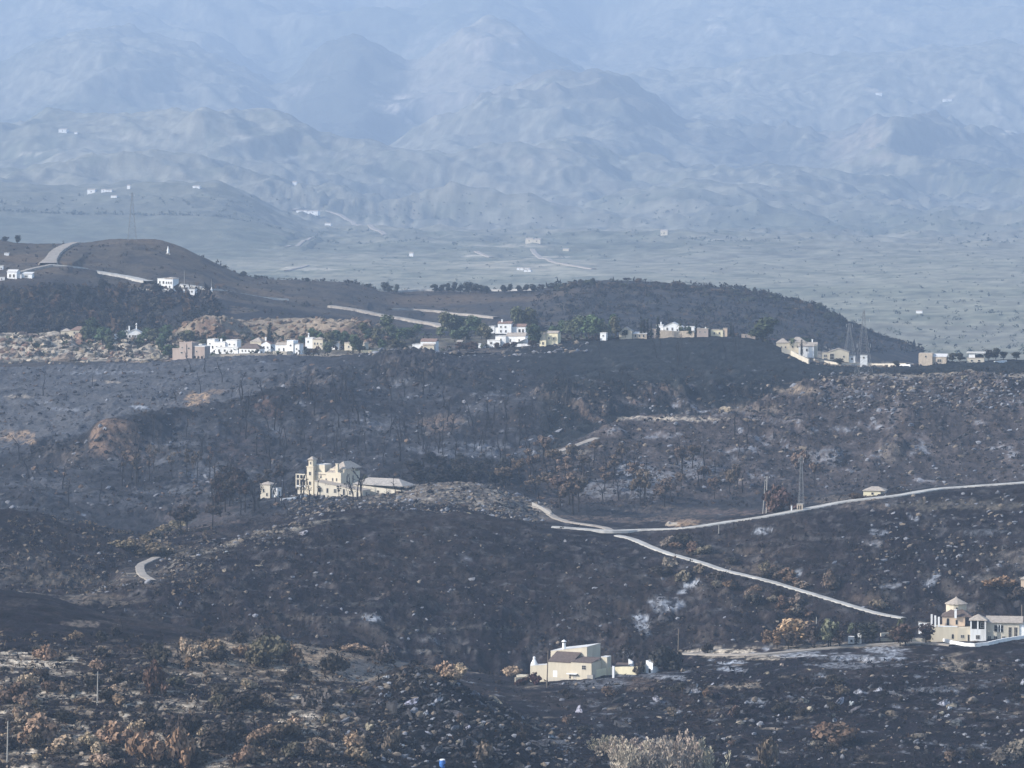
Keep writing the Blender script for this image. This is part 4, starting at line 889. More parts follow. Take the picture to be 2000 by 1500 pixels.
# green trees of the village
GT = 'green trees among the village houses'
def gtree(px, py, h, wd, kind='round', col=(.05, .065, .038), d0=2080, d1=2280, adj='green', noun='leafy tree', name='garden_tree', cat='tree', grp=GT):
    p = at(px, py, d0, d1)
    if p is None: return
    o = plant(name, p, h * 1.3, wd * 1.25, CR[kind], jit(col, .22), 'tree', (.05, .04, .032)); scat(o, adj, noun, cat, grp, px, py, h)
for (x, y, h, wd) in [(182,662,11,11),(200,672,9,12),(170,668,8,9),(212,690,9,9),(240,668,6,8),(290,668,7,9),(300,672,8,10),(275,675,6,9),(325,672,10,10),(315,690,8,9),(330,700,7,9),(345,700,6,8),(360,670,6,8),(372,668,6,8),(395,682,5,7),
        (412,685,5,7),(435,672,6,8),(463,690,4,6),(618,668,6,8),(628,680,8,9),(645,682,9,10),(660,680,9,10),(672,682,9,9),(640,695,7,8),(690,696,9,9),(702,700,7,8),(612,660,5,7),(720,668,7,8),(735,672,9,9),(757,655,10,9),(765,668,9,10),(778,672,8,9),
        (745,690,6,8),(770,690,6,8),(785,690,5,8),(790,668,7,9),(805,665,7,8),(815,650,6,8),(868,648,12,10),(882,650,11,11),(898,655,10,11),(915,652,10,10),(930,655,10,11),(940,662,8,9),(950,668,8,9),(905,665,7,9),(888,668,6,9),
        (1008,640,13,10),(1020,642,12,10),(1035,645,14,14),(1045,640,11,10),(1098,655,8,10),(1110,658,9,10),(1122,660,9,10),(1135,660,11,12),(1150,661,12,12),(1165,662,11,11),(1178,660,8,9),(1080,660,6,8),(1195,659,12,8),(1203,660,10,7),
        (1222,660,6,7),(1330,652,8,7),(1346,658,9,7),(1384,655,6,7),(1410,656,6,7),(1573,672,8,9),(1548,688,7,6),(1578,680,6,7),(860,660,6,8),(1060,668,5,8),(710,650,5,8),(495,672,5,6),(590,672,4,6)]:
    k_c = rnd.choice([((.075, .105, .055), 'green'), ((.09, .105, .062), 'olive green'), ((.055, .078, .045), 'dark green'), ((.10, .10, .06), 'dusty green')])
    q_ = .5 if 1215 < x < 1500 else .62 if 395 < x < 560 else .85
    gtree(x, y, h * q_, wd * min(1, q_ * 1.15), 'round', k_c[0], adj=k_c[1])
for (x, y, h) in [(1285,647,10),(1253,655,9),(1258,655,8),(1265,655,8),(1272,655,7),(1428,653,6),(1432,653,5),(1360,652,7),(1566,695,7),(527,685,12)]:
    gtree(x, y, h, h * (.9 if x != 527 else 1.3), 'cypress', (.022, .028, .022), adj='dark narrow', noun='cypress', name='cypress_tree', grp='cypresses between the houses')
gtree(1490, 668, 10, 17, 'round', (.05, .065, .035), 2040, adj='broad green', noun='pine at the ridge end')
for (x, y, h, wd) in [(925,688,9,13),(912,686,8,12),(898,685,8,10),(970,682,6,9),(990,686,6,10),(1005,685,6,9),(1048,683,7,9),(1055,682,7,9),(1038,684,6,8)]:
    gtree(x, y, h * .45, wd * .6, 'round', (.075, .05, .042), adj='scorched reddish', noun='tree', name='scorched_tree', grp='scorched trees below the village houses')
for (x, y, h, wd) in [(1638,676,5,8),(1930,700,8,8),(1945,700,9,8),(1910,700,5,8),(1860,700,6,8),(1985,703,5,9),(1750,705,4,7),(1875,700,6,8),(1960,703,5,7)]:
    gtree(x, y, h * .6, wd * .8, 'round', (.05, .05, .04), 2000, 2300, adj='dark', noun='tree', grp='trees along the right ridge')
# dark valley side at left
for _ in range(60):
    x = rnd.uniform(0, 330); y = rnd.uniform(575, 655); c = rnd.choice([((.075, .052, .038), 'brown'), ((.03, .03, .03), 'blackened'), ((.05, .045, .035), 'dark')])
    bpine(x, y, rnd.uniform(6, 11), rnd.uniform(8, 13), 'round', c[0], 2250, 2600, adj=c[1], noun='scorched tree', grp='scorched trees on the shaded valley side')
# trees on the far crest
for x in list(range(1060, 1640, 8)):
    y = float(np.interp(x, D7[:, 0], D7[:, 1])) + rnd.uniform(2, 9); c = rnd.choice([((.10, .072, .048), 'brown'), ((.055, .06, .04), 'dark green'), ((.06, .05, .04), 'dark')])
    bpine(x + rnd.uniform(-5, 5), y + rnd.uniform(0, 12), rnd.choice([2.5, 3.2, 4, 4.5, 6.5]), rnd.uniform(5, 11), rnd.choice(['round', 'round', 'umbrella', 'shrub']), c[0], 2500, 3000, adj=c[1], noun='crest tree', grp='trees along the wooded crest')
for (x, h, wd) in [(752,9,9),(760,8,8),(775,10,8),(850,9,10),(862,8,9),(875,10,10),(887,11,9),(900,9,9),(915,11,12),(928,10,11),(940,9,10),(950,8,9),(985,8,9),(996,9,8),(1015,7,8),(1028,8,8),(1040,8,9),(475,6,8),(35,9,8),(10,6,9),(600,5,6),(500,4,6),(720,4,7)]:
    bpine(x, float(np.interp(x, D7[:, 0], D7[:, 1])) + 3, h * .75, wd * .95, 'round', (.04, .044, .038), 2500, 3000, adj='dark', noun='skyline tree', grp='dark trees on the far skyline')

def tuft_stuff(name, label, specs, n_leaf=9):
    rs = np.random.RandomState(9); V, Cc = [], []
    for (n, x0, x1, y0, y1, s0, s1, cols, d0, d1) in specs:
        for _ in range(n):
            p = at(rs.uniform(x0, x1), rs.uniform(y0, y1), d0, d1)
            if p is None or onroad(p, 3.5): continue
            s_ = rs.uniform(s0, s1); c = np.array(cols[rs.randint(len(cols))]) * rs.uniform(.7, 1.25)
            ce = rs.normal(size=(n_leaf, 3)) * np.array([.55, .55, .3]) * s_ + np.array([0, 0, .4 * s_]); 
            tri = ce[:, None, :] + rs.normal(size=(n_leaf, 3, 3)) * .42 * s_
            V.append((tri + np.array(p)).reshape(-1, 3)); Cc.append(np.tile(c, (n_leaf * 3, 1)))
    V = np.concatenate(V); me = mesh_np(name, V, np.arange(len(V)).reshape(-1, 3)); vcol(me, 'albedo', np.concatenate(Cc))
    o = link(name, me, None, MAT_ATTR); setp(o, label, 'scrub', kind='stuff')
dk, br, ol, st_ = (.016, .015, .016), (.06, .042, .03), (.04, .042, .03), (.13, .10, .07)
tuft_stuff('charred_scrub', 'low charred scrub covering the burnt slopes', [
    (2300, 0, 760, 1240, 1500, .35, 1.1, [dk, dk, br, st_], 0, 1250), (1800, 760, 2000, 1285, 1500, .3, .9, [dk, dk, dk, br], 0, 1250),
    (2600, 150, 2000, 1020, 1290, .35, 1.0, [dk, dk, br], 1255, 1480), (2000, 0, 1100, 720, 1010, .5, 1.3, [dk, dk, br], 1480, 2110),
    (2000, 1060, 2000, 720, 990, .5, 1.3, [dk, dk, br], 1480, 2110), (600, 0, 420, 1010, 1160, .5, 1.2, [dk, br, st_], 1280, 1480)], 6)
tuft_stuff('far_woodland', 'distant scorched woodland covering the far hill and village slopes', [
    (1700, 1040, 1800, 552, 690, 1.2, 3.0, [(.045, .036, .03), (.03, .033, .028), (.022, .024, .024), (.02, .02, .022)], 2350, 2960),
    (700, 0, 420, 560, 655, 1.5, 4.0, [dk, br, (.03, .03, .028)], 2250, 2600), (700, 0, 1050, 475, 640, .6, 1.6, [dk, ol, br], 2450, 2950),
    (500, 0, 1500, 655, 700, 1.0, 2.4, [ol, ol, br, (.045, .06, .035)], 2110, 2300)], 9)
tuft_stuff('valley_scrub', 'scattered bushes dotting the hazy valley floor', [
    (900, 550, 2060, 470, 690, 1.0, 2.6, [(.055, .065, .042), (.07, .075, .05)], 3300, 6900), (700, 0, 2060, 380, 500, 1.8, 5.0, [(.05, .06, .042)], 6900, 12500),
    (160, 1500, 2060, 550, 700, 1.2, 3.6, [(.035, .045, .03)], 3300, 5000)], 9)

# shrubs of the foreground
SH = 'singed shrubs in the foreground'
def shrub(px, py, h, wd, col, adj, kind='shrub', d0=0, d1=1250, noun='shrub', grp=SH, name='singed_shrub'):
    p = at(px, py, d0, d1)
    if p is None or onroad(p, wd * .5 + 1.2): return
    o = plant(name, p, h * 1.75, wd * 1.15, CR[kind], jit(col, .18), 'shrub'); scat(o, adj, noun, 'shrub', grp, px, py, h)
RB, PB, DB, GB = (.24, .165, .11), (.34, .25, .175), (.05, .042, .036), (.10, .085, .06)
for (x, y, h, wd, c, ad) in [(88,1290,3,4.5,RB,'reddish brown'),(365,1275,3.4,4.5,PB,'tan'),(415,1280,3.4,5,RB,'reddish brown'),(385,1285,2.5,4,PB,'tan'),(475,1285,3,5,RB,'rusty'),(500,1298,3.5,5,GB,'olive brown'),(525,1293,5.5,7,GB,'large olive brown'),(508,1300,2.5,4,DB,'dark'),
        (572,1300,4,4.5,RB,'reddish brown'),(312,1300,4.5,6,DB,'large dark'),(430,1290,3,4,DB,'dark'),(650,1315,4.5,6,DB,'dark thin'),(300,1355,6,4.5,(.09,.06,.045),'tall dark brown'),(480,1385,3.4,5.5,DB,'dark rounded'),(35,1370,3.5,6,(.13,.09,.065),'brown'),(38,1412,3,3.6,RB,'rusty'),
        (232,1378,2.2,3.4,RB,'brown'),(80,1450,5,6.5,RB,'rusty large'),(225,1450,3.6,6.5,RB,'broad orange brown'),(130,1470,3,6,PB,'orange tan'),(170,1465,3,4,PB,'tan'),(195,1478,2.6,4,PB,'tan'),(285,1495,6,6.5,(.26,.17,.11),'tall orange brown'),(352,1495,6.5,5,(.26,.17,.11),'tall orange brown'),
        (200,1498,2.4,5,PB,'sandy'),(345,1440,4,4.5,DB,'dark'),(375,1435,4,5,DB,'blackened'),(300,1425,3,4,DB,'dark'),(420,1465,5,7.5,DB,'large grey black'),(460,1430,3,4.5,DB,'dark'),(515,1450,3.4,5,RB,'brown'),(575,1430,3,4.5,PB,'tan'),(560,1440,3,5,(.13,.1,.07),'dull brown'),
        (480,1490,3,4,RB,'brown'),(630,1385,4.5,6,(.09,.08,.07),'grey brown'),(620,1480,3.4,5,(.13,.1,.07),'dull brown'),(455,1385,2.6,4,DB,'dark'),(690,1460,3,4,RB,'brown'),(770,1470,5,4,(.16,.13,.1),'tall grey tan'),(945,1490,4,5,(.15,.12,.09),'tan'),(700,1490,3,5,RB,'brown'),
        (755,1262,4,4.5,(.17,.14,.12),'pale grey brown'),(690,1272,2.2,4.5,PB,'tan'),(715,1275,2,5,(.17,.13,.09),'tan'),(745,1298,2.6,5,DB,'dark'),(870,1322,3,4.5,PB,'pale tan'),(900,1318,2.6,4.5,PB,'pale tan'),(880,1330,2.4,4.5,PB,'tan'),
        (1000,1315,2.4,4,PB,'tan'),(1300,1310,5.5,6.5,(.045,.042,.038),'large dark round'),(1045,1337,2.6,3.6,(.06,.032,.03),'dark maroon'),(1024,1338,2,3.4,(.06,.032,.03),'maroon'),(1630,1450,4,7,(.13,.085,.06),'brown'),(1610,1440,3,5,(.13,.085,.06),'brown'),
        (1382,1275,2.4,2.6,DB,'black skeletal'),(1250,1316,3,3,DB,'black skeletal'),(1895,1310,2,3,DB,'dark'),(1530,1390,2.5,4,DB,'dark'),(1325,1350,2,4,DB,'dark'),(1380,1360,1.6,2,RB,'small brown'),(1500,1500,6,4,(.2,.15,.11),'tan upright'),(1990,1480,4,6,(.14,.12,.1),'grey'),(1955,1490,3,5,(.14,.12,.1),'grey brown')]:
    shrub(x, y, h, wd, c, ad)
for _ in range(60):
    x, y = rnd.uniform(0, 700), rnd.uniform(1330, 1495); c, ad = rnd.choice([((.17,.125,.09), 'small rusty'), (PB, 'small tan'), (DB, 'small blackened'), (DB, 'small dark'), (GB, 'small dull brown')]); k = rnd.uniform(1.3, 2.8); shrub(x, y, k, k * rnd.uniform(1.2, 1.7), c, ad, rnd.choice(['shrub', 'shrub', 'sparse']))
for _ in range(28):
    x, y = rnd.uniform(60, 760), rnd.uniform(1235, 1330); c, ad = rnd.choice([(RB, 'small rusty'), (DB, 'small blackened'), (DB, 'small dark')]); k = rnd.uniform(1.3, 2.8); shrub(x, y, k, k * 1.4, c, ad, 'sparse')
for _ in range(40):
    x, y = rnd.uniform(760, 2000), rnd.uniform(1330, 1495); c, ad = rnd.choice([(DB, 'small blackened'), (DB, 'small dark'), ((.12, .09, .07), 'small brown')]); k = rnd.uniform(1.2, 2.4); shrub(x, y, k, k * 1.4, c, ad, 'sparse')
# shrubs further out
for _ in range(40):
    x = rnd.uniform(1290, 1600); y = 1045 + (x - 1200) * .31 + rnd.choice([rnd.uniform(-26, -8), rnd.uniform(22, 50)]); c, ad = rnd.choice([((.15, .10, .07), 'brown'), ((.2, .16, .12), 'tan'), (DB, 'dark')]); shrub(x, y, rnd.uniform(1.5, 3), rnd.uniform(3, 5), c, ad, 'shrub', 1255, 1480, grp='shrubs beside the descending road')
for (x, y, h, wd, c, ad) in [(1515,1000,7,8,(.11,.07,.06),'dark reddish'),(1528,998,6,7,(.11,.07,.06),'reddish'),(1590,990,3,6,(.14,.08,.06),'reddish'),(1605,988,3,6,(.16,.09,.06),'rusty'),(1630,985,3,6,(.1,.06,.05),'dark reddish'),(1650,982,2,5,(.1,.07,.05),'dark'),(1670,975,2,5,(.1,.07,.05),'dark'),
        (1700,1195,2.6,7,(.2,.15,.11),'pale brown'),(1690,1188,2.6,6,(.2,.15,.11),'pale brown'),(1715,1190,2.5,5,(.18,.14,.1),'tan'),(1620,1150,5,5,(.11,.08,.06),'brown'),(1950,1150,3,6,(.2,.13,.08),'rusty'),(1965,1145,2.6,5,(.2,.13,.08),'rusty'),(1990,1170,3,5,DB,'dark'),(1475,1125,3,5,(.16,.13,.1),'pale grey tan'),(1495,1118,3,5,(.16,.13,.1),'pale grey tan')]:
    shrub(x, y, h, wd, c, ad, 'shrub', 1255, 1640, grp='shrubs on the eastern slope')
# pale reed clumps at the bottom
for (x, y, h, wd) in [(1205,1480,6,9),(1240,1490,7,10),(1275,1515,9,11),(1310,1520,10,12),(1345,1515,11,12),(1372,1520,10,10),(1180,1466,4,7),(1295,1495,7,10),(1225,1510,8,9)]:
    p = at(x, min(y, 1585), 0, 1250)
    if p:
        e_ = bpy.data.objects.new('reed_clump', None); C.objects.link(e_); e_.location = p
        c = link('plumes', rnd.choice(PL), e_); c['kind'] = 'stuff'; c.scale = (wd, wd * .8, h); c.rotation_euler = (0, 0, rnd.uniform(0, 6)); c.color = (*jit((.40, .34, .27), .1), 1)
        t = link('stems', rnd.choice(ST['shrub']), e_); t.scale = (wd * .7, wd * .6, h * .8); t.color = (.1, .08, .06, 1)
        scat(e_, 'tall' if h > 8 else 'low', 'scorched pale feathery clump', 'reeds', 'pale reed clumps at the bottom edge', x, y, h)
# trees in the yard between the houses
YT = 'scorched garden trees by the sandy yard'
for (x, y, h, wd, kd, c, ad) in [(1500,1262,5,6,'round',(.16,.11,.075),'brown'),(1518,1266,5.5,6,'round',(.2,.13,.08),'orange brown'),(1545,1262,8.5,13,'round',(.42,.29,.175),'broad orange'),(1560,1258,8,10,'round',(.36,.25,.155),'orange'),(1540,1268,5,6,'round',(.09,.07,.055),'dark brown'),
        (1555,1266,5,6,'round',(.11,.08,.06),'dull brown'),(1590,1266,8,8,'round',(.07,.055,.05),'dark scorched'),(1618,1265,9,8,'round',(.17,.17,.11),'tall olive'),(1622,1262,7,9,'round',(.085,.085,.06),'grey olive'),(1640,1265,6,6,'round',(.07,.055,.05),'dark brown'),
        (1690,1256,6,9,'round',(.05,.052,.042),'dark green'),(1705,1255,6,8,'round',(.05,.05,.04),'dark'),(1662,1240,4,4,'round',(.12,.13,.08),'small pale green'),(1768,1262,7,10,'round',(.075,.05,.042),'scorched maroon'),(1745,1255,5,9,'round',(.11,.09,.07),'brown'),(1808,1258,6,8,'round',(.06,.042,.04),'dark maroon'),(1758,1262,5,7,'round',(.07,.05,.04),'dark brown')]:
    p = at(x, y, 1080, 1250); o = plant('scorched_tree', p, h, wd, CR[kd], c); scat(o, ad, 'garden tree', 'tree', YT, x, y, h)
for (x, y, h) in [(1672,1260,7.5),(1697,1228,4.5),(1672,1250,5)]:
    p = at(x, y, 1080, 1250); o = plant('cypress_tree', p, h, h * .75, CR['cypress'], (.018, .018, .018)); scat(o, 'blackened', 'cypress', 'cypress', 'burnt cypresses by the yard', x, y, h)
for (x, y, h, wd, ad) in [(1213,1305,7,5,'thin black'),(1222,1303,8,6,'thin black'),(1232,1306,7,6,'thin black'),(1245,1305,6,5,'thin black'),(1260,1303,6,5,'thin black')]:
    p = at(x, y, 1080, 1250); o = plant('burnt_cypress', p, h, wd, CR['thin'], (.02, .019, .02)); scat(o, ad, 'burnt cypress', 'cypress', 'burnt cypresses behind the pale house', x, y, h)
palm(696, 962, 9, 1500, 1680, 'tall singed'); palm(712, 960, 6.5, 1500, 1680, 'short singed'); palm(677, 962, 6, 1500, 1680, 'small green'); palm(1759, 1240, 4.5, 1080, 1250, 'charred'); palm(1328, 658, 6, 2080, 2250, 'dark')

# ---------------------------------------------------------------- building materials
W_WHITE = paint('lime_washed_wall', (.80, .80, .79), .14, .5, bump=.02, dirt=(.36, .34, .31), streak=True)
W_CREAM = paint('cream_render', (.58, .515, .40), .12, .5, bump=.02, dirt=(.38, .32, .23), streak=True)
W_PALE = paint('pale_render', (.54, .49, .40), .14, .5, bump=.02, dirt=(.30, .27, .23), streak=True)
W_PINK = paint('pink_render', (.36, .295, .26), .14, .5, bump=.02, dirt=(.24, .17, .14), streak=True)
W_BEIGE = paint('beige_stone_wall', (.50, .42, .33), .3, 1.2, bump=.06, dirt=(.25, .2, .16))
W_YEL = paint('yellow_render', (.70, .63, .44), .12, .5, dirt=(.4, .34, .24), streak=True)
W_PEACH = paint('peach_render', (.62, .48, .36), .12, .5, dirt=(.4, .26, .18), streak=True)
R_BROWN = roof_mat('brown_roof_tiles', (.15, .115, .10)); R_TAN = roof_mat('bleached_roof_tiles', (.44, .38, .32)); R_RED = roof_mat('terracotta_tiles', (.27, .18, .145))
R_GREY = roof_mat('grey_tiles', (.40, .365, .33)); R_WHITE = paint('white_flat_roof', (.58, .57, .55), .15, .6)
GLASS = paint('dark_window_glass', (.022, .024, .028), .3, 1.5, rough=.25, spec=.5)
DARK = paint('dark_opening', (.015, .014, .014), .3, 1.0)
FRAME = paint('window_surround', (.50, .47, .42), .1, 2.0)
METAL = paint('galvanised_steel', (.22, .22, .22), .2, 1.0, rough=.6, spec=.4)
CONC = paint('weathered_concrete', (.36, .34, .31), .25, 1.2, bump=.03)
WOOD = paint('weathered_wood', (.17, .14, .11), .3, 1.5, bump=.02)
TRACK = paint('pale_dirt_track', (.31, .275, .235), .35, .35, bump=.05, dirt=(.16, .135, .115))
ROADM = paint('pale_concrete_road', (.40, .385, .355), .3, .3, bump=.03, dirt=(.19, .175, .16))

lay_roads()
def bm_mesh(name, bm, mat):
    bm.normal_update(); bmesh.ops.recalc_face_normals(bm, faces=bm.faces[:])
    me = bpy.data.meshes.new(name); bm.to_mesh(me); bm.free(); me.materials.append(mat); return me
def hexa(bm, pts):
    v = [bm.verts.new(p) for p in pts]
    for f in ((0, 1, 2, 3), (4, 7, 6, 5), (0, 4, 5, 1), (1, 5, 6, 2), (2, 6, 7, 3), (3, 7, 4, 0)): bm.faces.new([v[i] for i in f])
def bxx(bm, x0, x1, y0, y1, z0, z1, z1b=None):
    """box; z1b = top height at x1 when the top slopes along x"""
    zb = z1 if z1b is None else z1b
    hexa(bm, [(x0, y0, z0), (x1, y0, z0), (x1, y1, z0), (x0, y1, z0), (x0, y0, z1), (x1, y0, zb), (x1, y1, zb), (x0, y1, z1)])
def lathe(bm, cx, cy, prof, n=12):
    rings = [[bm.verts.new((cx + r * math.cos(2 * math.pi * j / n), cy + r * math.sin(2 * math.pi * j / n), z)) for j in range(n)] for r, z in prof]
    for a_, b_ in zip(rings, rings[1:]):
        for j in range(n): bm.faces.new((a_[j], a_[(j + 1) % n], b_[(j + 1) % n], b_[j]))
    bm.faces.new(rings[0][::-1]); bm.faces.new(rings[-1])

class House:
    """local units are photograph pixels at the house's distance, x right, y away, z up"""
    def __init__(s, name, px, py, d0, d1, rot, label, cat='house', group=None, p=None):
        p = p or at(px, py, d0, d1); s.k = p.y / F; q = proj(p)[1]; s.drop = max(0, q - py)
        if s.drop > .5: p = p.copy(); p.z += s.drop * s.k
        s.r = bpy.data.objects.new(name, None); C.objects.link(s.r)
        s.r.location = p; s.r.rotation_euler = (0, 0, R(rot)); s.r.empty_display_size = .5
        setp(s.r, label, cat, group); s.wl = {}
    def part(s, name, bm, mat, parent=None):
        bmesh.ops.scale(bm, vec=(s.k,) * 3, verts=bm.verts)
        return link(name, bm_mesh(name, bm, mat), parent or s.r)
    def box(s, x0, x1, y0, y1, z0, z1, mat=None, z1b=None, name='wall'):
        key = (name, (mat or W_WHITE).name)
        if key not in s.wl: s.wl[key] = (bmesh.new(), mat or W_WHITE)
        bxx(s.wl[key][0], x0, x1, y0, y1, z0 - (s.drop if z0 < 0 else 0), z1, z1b)
    def roof(s, kind, x0, x1, y0, y1, z, h, mat=None, o=1.2, t=1.0, name='roof'):
        bm = bmesh.new(); X0, X1, Y0, Y1 = x0 - o, x1 + o, y0 - o, y1 + o; mx, my = (X0 + X1) / 2, (Y0 + Y1) / 2
        if kind == 'gx':      # ridge along x
            for (ya, yb) in ((Y0, my), (Y1, my)): hexa(bm, [(X0, ya, z - t), (X1, ya, z - t), (X1, yb, z + h - t), (X0, yb, z + h - t), (X0, ya, z), (X1, ya, z), (X1, yb, z + h), (X0, yb, z + h)])
            for xx in (x0, x1 - .4): 
                v = [bm.verts.new(q) for q in ((xx, y0, z - t), (xx, y1, z - t), (xx, my, z + h - t - .2), (xx + .4, y0, z - t), (xx + .4, y1, z - t), (xx + .4, my, z + h - t - .2))]
                bm.faces.new(v[:3]); bm.faces.new(v[3:][::-1])
        elif kind == 'gy':    # ridge along y, gable faces the viewer
            for (xa, xb) in ((X0, mx), (X1, mx)): hexa(bm, [(xa, Y0, z - t), (xa, Y1, z - t), (xb, Y1, z + h - t), (xb, Y0, z + h - t), (xa, Y0, z), (xa, Y1, z), (xb, Y1, z + h), (xb, Y0, z + h)])
        elif kind == 'hip':
            w_, d = X1 - X0, Y1 - Y0; q = min(w_, d) / 2 * .98
            if w_ > d: a_, b_ = (X0 + q, my), (X1 - q, my)
            else: a_, b_ = (mx, Y0 + q), (mx, Y1 - q)
            lo = [bm.verts.new(c) for c in ((X0, Y0, z - t), (X1, Y0, z - t), (X1, Y1, z - t), (X0, Y1, z - t))]
            e_ = [bm.verts.new(c) for c in ((X0, Y0, z), (X1, Y0, z), (X1, Y1, z), (X0, Y1, z))]
            A, B = bm.verts.new((*a_, z + h)), bm.verts.new((*b_, z + h))
            bm.faces.new(lo[::-1])
            for i in range(4): bm.faces.new((lo[i], lo[(i + 1) % 4], e_[(i + 1) % 4], e_[i]))
            if w_ > d:
                bm.faces.new((e_[0], e_[1], B, A)); bm.faces.new((e_[1], e_[2], B)); bm.faces.new((e_[2], e_[3], A, B)); bm.faces.new((e_[3], e_[0], A))
            else:
                bm.faces.new((e_[0], e_[1], A)); bm.faces.new((e_[1], e_[2], B, A)); bm.faces.new((e_[2], e_[3], B)); bm.faces.new((e_[3], e_[0], A, B))
        elif kind == 'shed':  # rises away from the viewer
            hexa(bm, [(X0, Y0, z - t), (X1, Y0, z - t), (X1, Y1, z + h - t), (X0, Y1, z + h - t), (X0, Y0, z), (X1, Y0, z), (X1, Y1, z + h), (X0, Y1, z + h)])
        elif kind == 'shedx':  # rises to the right
            hexa(bm, [(X0, Y0, z - t), (X1, Y0, z + h - t), (X1, Y1, z + h - t), (X0, Y1, z - t), (X0, Y0, z), (X1, Y0, z + h), (X1, Y1, z + h), (X0, Y1, z)])
        elif kind == 'flat':   # slab with a raised parapet
            bxx(bm, x0 + .05, x1 - .05, y0 + .05, y1 - .05, z - .3, z + .4)
            for q in ((x0 - .3, x1 + .3, y0 - .3, y0 + .8), (x0 - .3, x1 + .3, y1 - .8, y1 + .3), (x0 - .3, x0 + .8, y0 + .8, y1 - .8), (x1 - .8, x1 + .3, y0 + .8, y1 - .8)): bxx(bm, *q, z - .2, z + max(h, .8))
        return s.part(name, bm, mat or R_TAN)
    def gable(s, x0, x1, y, z, h, mat):
        bm = bmesh.new(); mx = (x0 + x1) / 2
        v = [bm.verts.new(q) for q in ((x0, y, z), (x1, y, z), (mx, y, z + h), (x0, y + .8, z), (x1, y + .8, z), (mx, y + .8, z + h))]
        bm.faces.new(v[:3]); bm.faces.new(v[3:][::-1]); bm.faces.new((v[0], v[1], v[4], v[3])); bm.faces.new((v[1], v[2], v[5], v[4])); bm.faces.new((v[2], v[0], v[3], v[5]))
        s.part('gable', bm, mat)
    def win(s, face, u, z, w_, h, off, arch=False, name='window', frame=True, mat=None):
        """face f/l/r at local offset off; u = centre along the face, z = bottom"""
        def place(bm):
            if face == 'f': T = Matrix.Translation((u, off, z))
            elif face == 'l': T = Matrix.Translation((off, u, z)) @ Matrix.Rotation(R(-90), 4, 'Z')
            else: T = Matrix.Translation((off, u, z)) @ Matrix.Rotation(R(90), 4, 'Z')
            bm.transform(T)
        f = .45 if w_ < 6 else .7
        def shape(bm, ww, hh, y0, y1, z0=0):
            if not arch: bxx(bm, -ww / 2, ww / 2, y0, y1, z0, hh)
            else:
                n = 8; pr = [(-ww / 2, z0), (ww / 2, z0)] + [(ww / 2 * math.cos(math.pi * j / n), hh - ww / 2 + ww / 2 * math.sin(math.pi * j / n)) for j in range(n + 1)]
                A = [bm.verts.new((x, y0, q)) for x, q in pr]; B = [bm.verts.new((x, y1, q)) for x, q in pr]
                bm.faces.new(A); bm.faces.new(B[::-1])
                for j in range(len(pr)): bm.faces.new((A[j], A[(j + 1) % len(pr)], B[(j + 1) % len(pr)], B[j]))
        par = s.r
        if frame:
            bm = bmesh.new()
            if arch: shape(bm, w_ + 2 * f, h + f, -.22, .3)
            else:
                bxx(bm, -w_ / 2 - f, -w_ / 2, -.5, .3, -f, h + f); bxx(bm, w_ / 2, w_ / 2 + f, -.5, .3, -f, h + f); bxx(bm, -w_ / 2, w_ / 2, -.5, .3, h, h + f); bxx(bm, -w_ / 2, w_ / 2, -.7, .3, -f, 0)
            place(bm); par = s.part(name, bm, FRAME)
        bm = bmesh.new(); shape(bm, w_, h, -.30 if arch and frame else -.12, .25); place(bm)
        if frame and not arch and w_ > 4.5:
            pass
        s.part('pane' if frame else name, bm, mat or GLASS, par)
        if frame and not arch and w_ > 4.5:
            bm = bmesh.new(); bxx(bm, -.2, .2, -.3, -.13, 0, h); bxx(bm, -w_ / 2, w_ / 2, -.28, -.14, h * .5 - .15, h * .5 + .15); place(bm); s.part('glazing_bar', bm, FRAME, par)
    def chimney(s, x, y, z0, z1, w_=3, cap='flat', mat=None):
        bm = bmesh.new(); mat = mat or W_WHITE
        if cap == 'round':
            lathe(bm, x, y, [(w_ * .62, z0), (w_ * .52, z0 + (z1 - z0) * .25), (w_ * .46, z0 + (z1 - z0) * .7)]); c = s.part('chimney', bm, mat)
            bm = bmesh.new(); h = z1 - z0; lathe(bm, x, y, [(w_ * .34, z0 + h * .70), (w_ * .34, z0 + h * .80)]); s.part('smoke_vent', bm, DARK, c)
            bm = bmesh.new(); lathe(bm, x, y, [(w_ * .75, z0 + h * .80), (w_ * .6, z0 + h * .87), (.15, z1)]); s.part('chimney_cap', bm, mat, c)
        else:
            bxx(bm, x - w_ / 2, x + w_ / 2, y - w_ / 2, y + w_ / 2, z0, z1 - .8); c = s.part('chimney', bm, mat)
            bm = bmesh.new(); bxx(bm, x - w_ * .66, x + w_ * .66, y - w_ * .66, y + w_ * .66, z1 - .8, z1); s.part('chimney_cap', bm, R_TAN if cap == 'tile' else mat, c)
    def done(s):
        for (nm, _), (bm, mat) in s.wl.items(): s.part(nm, bm, mat)
        return s.r

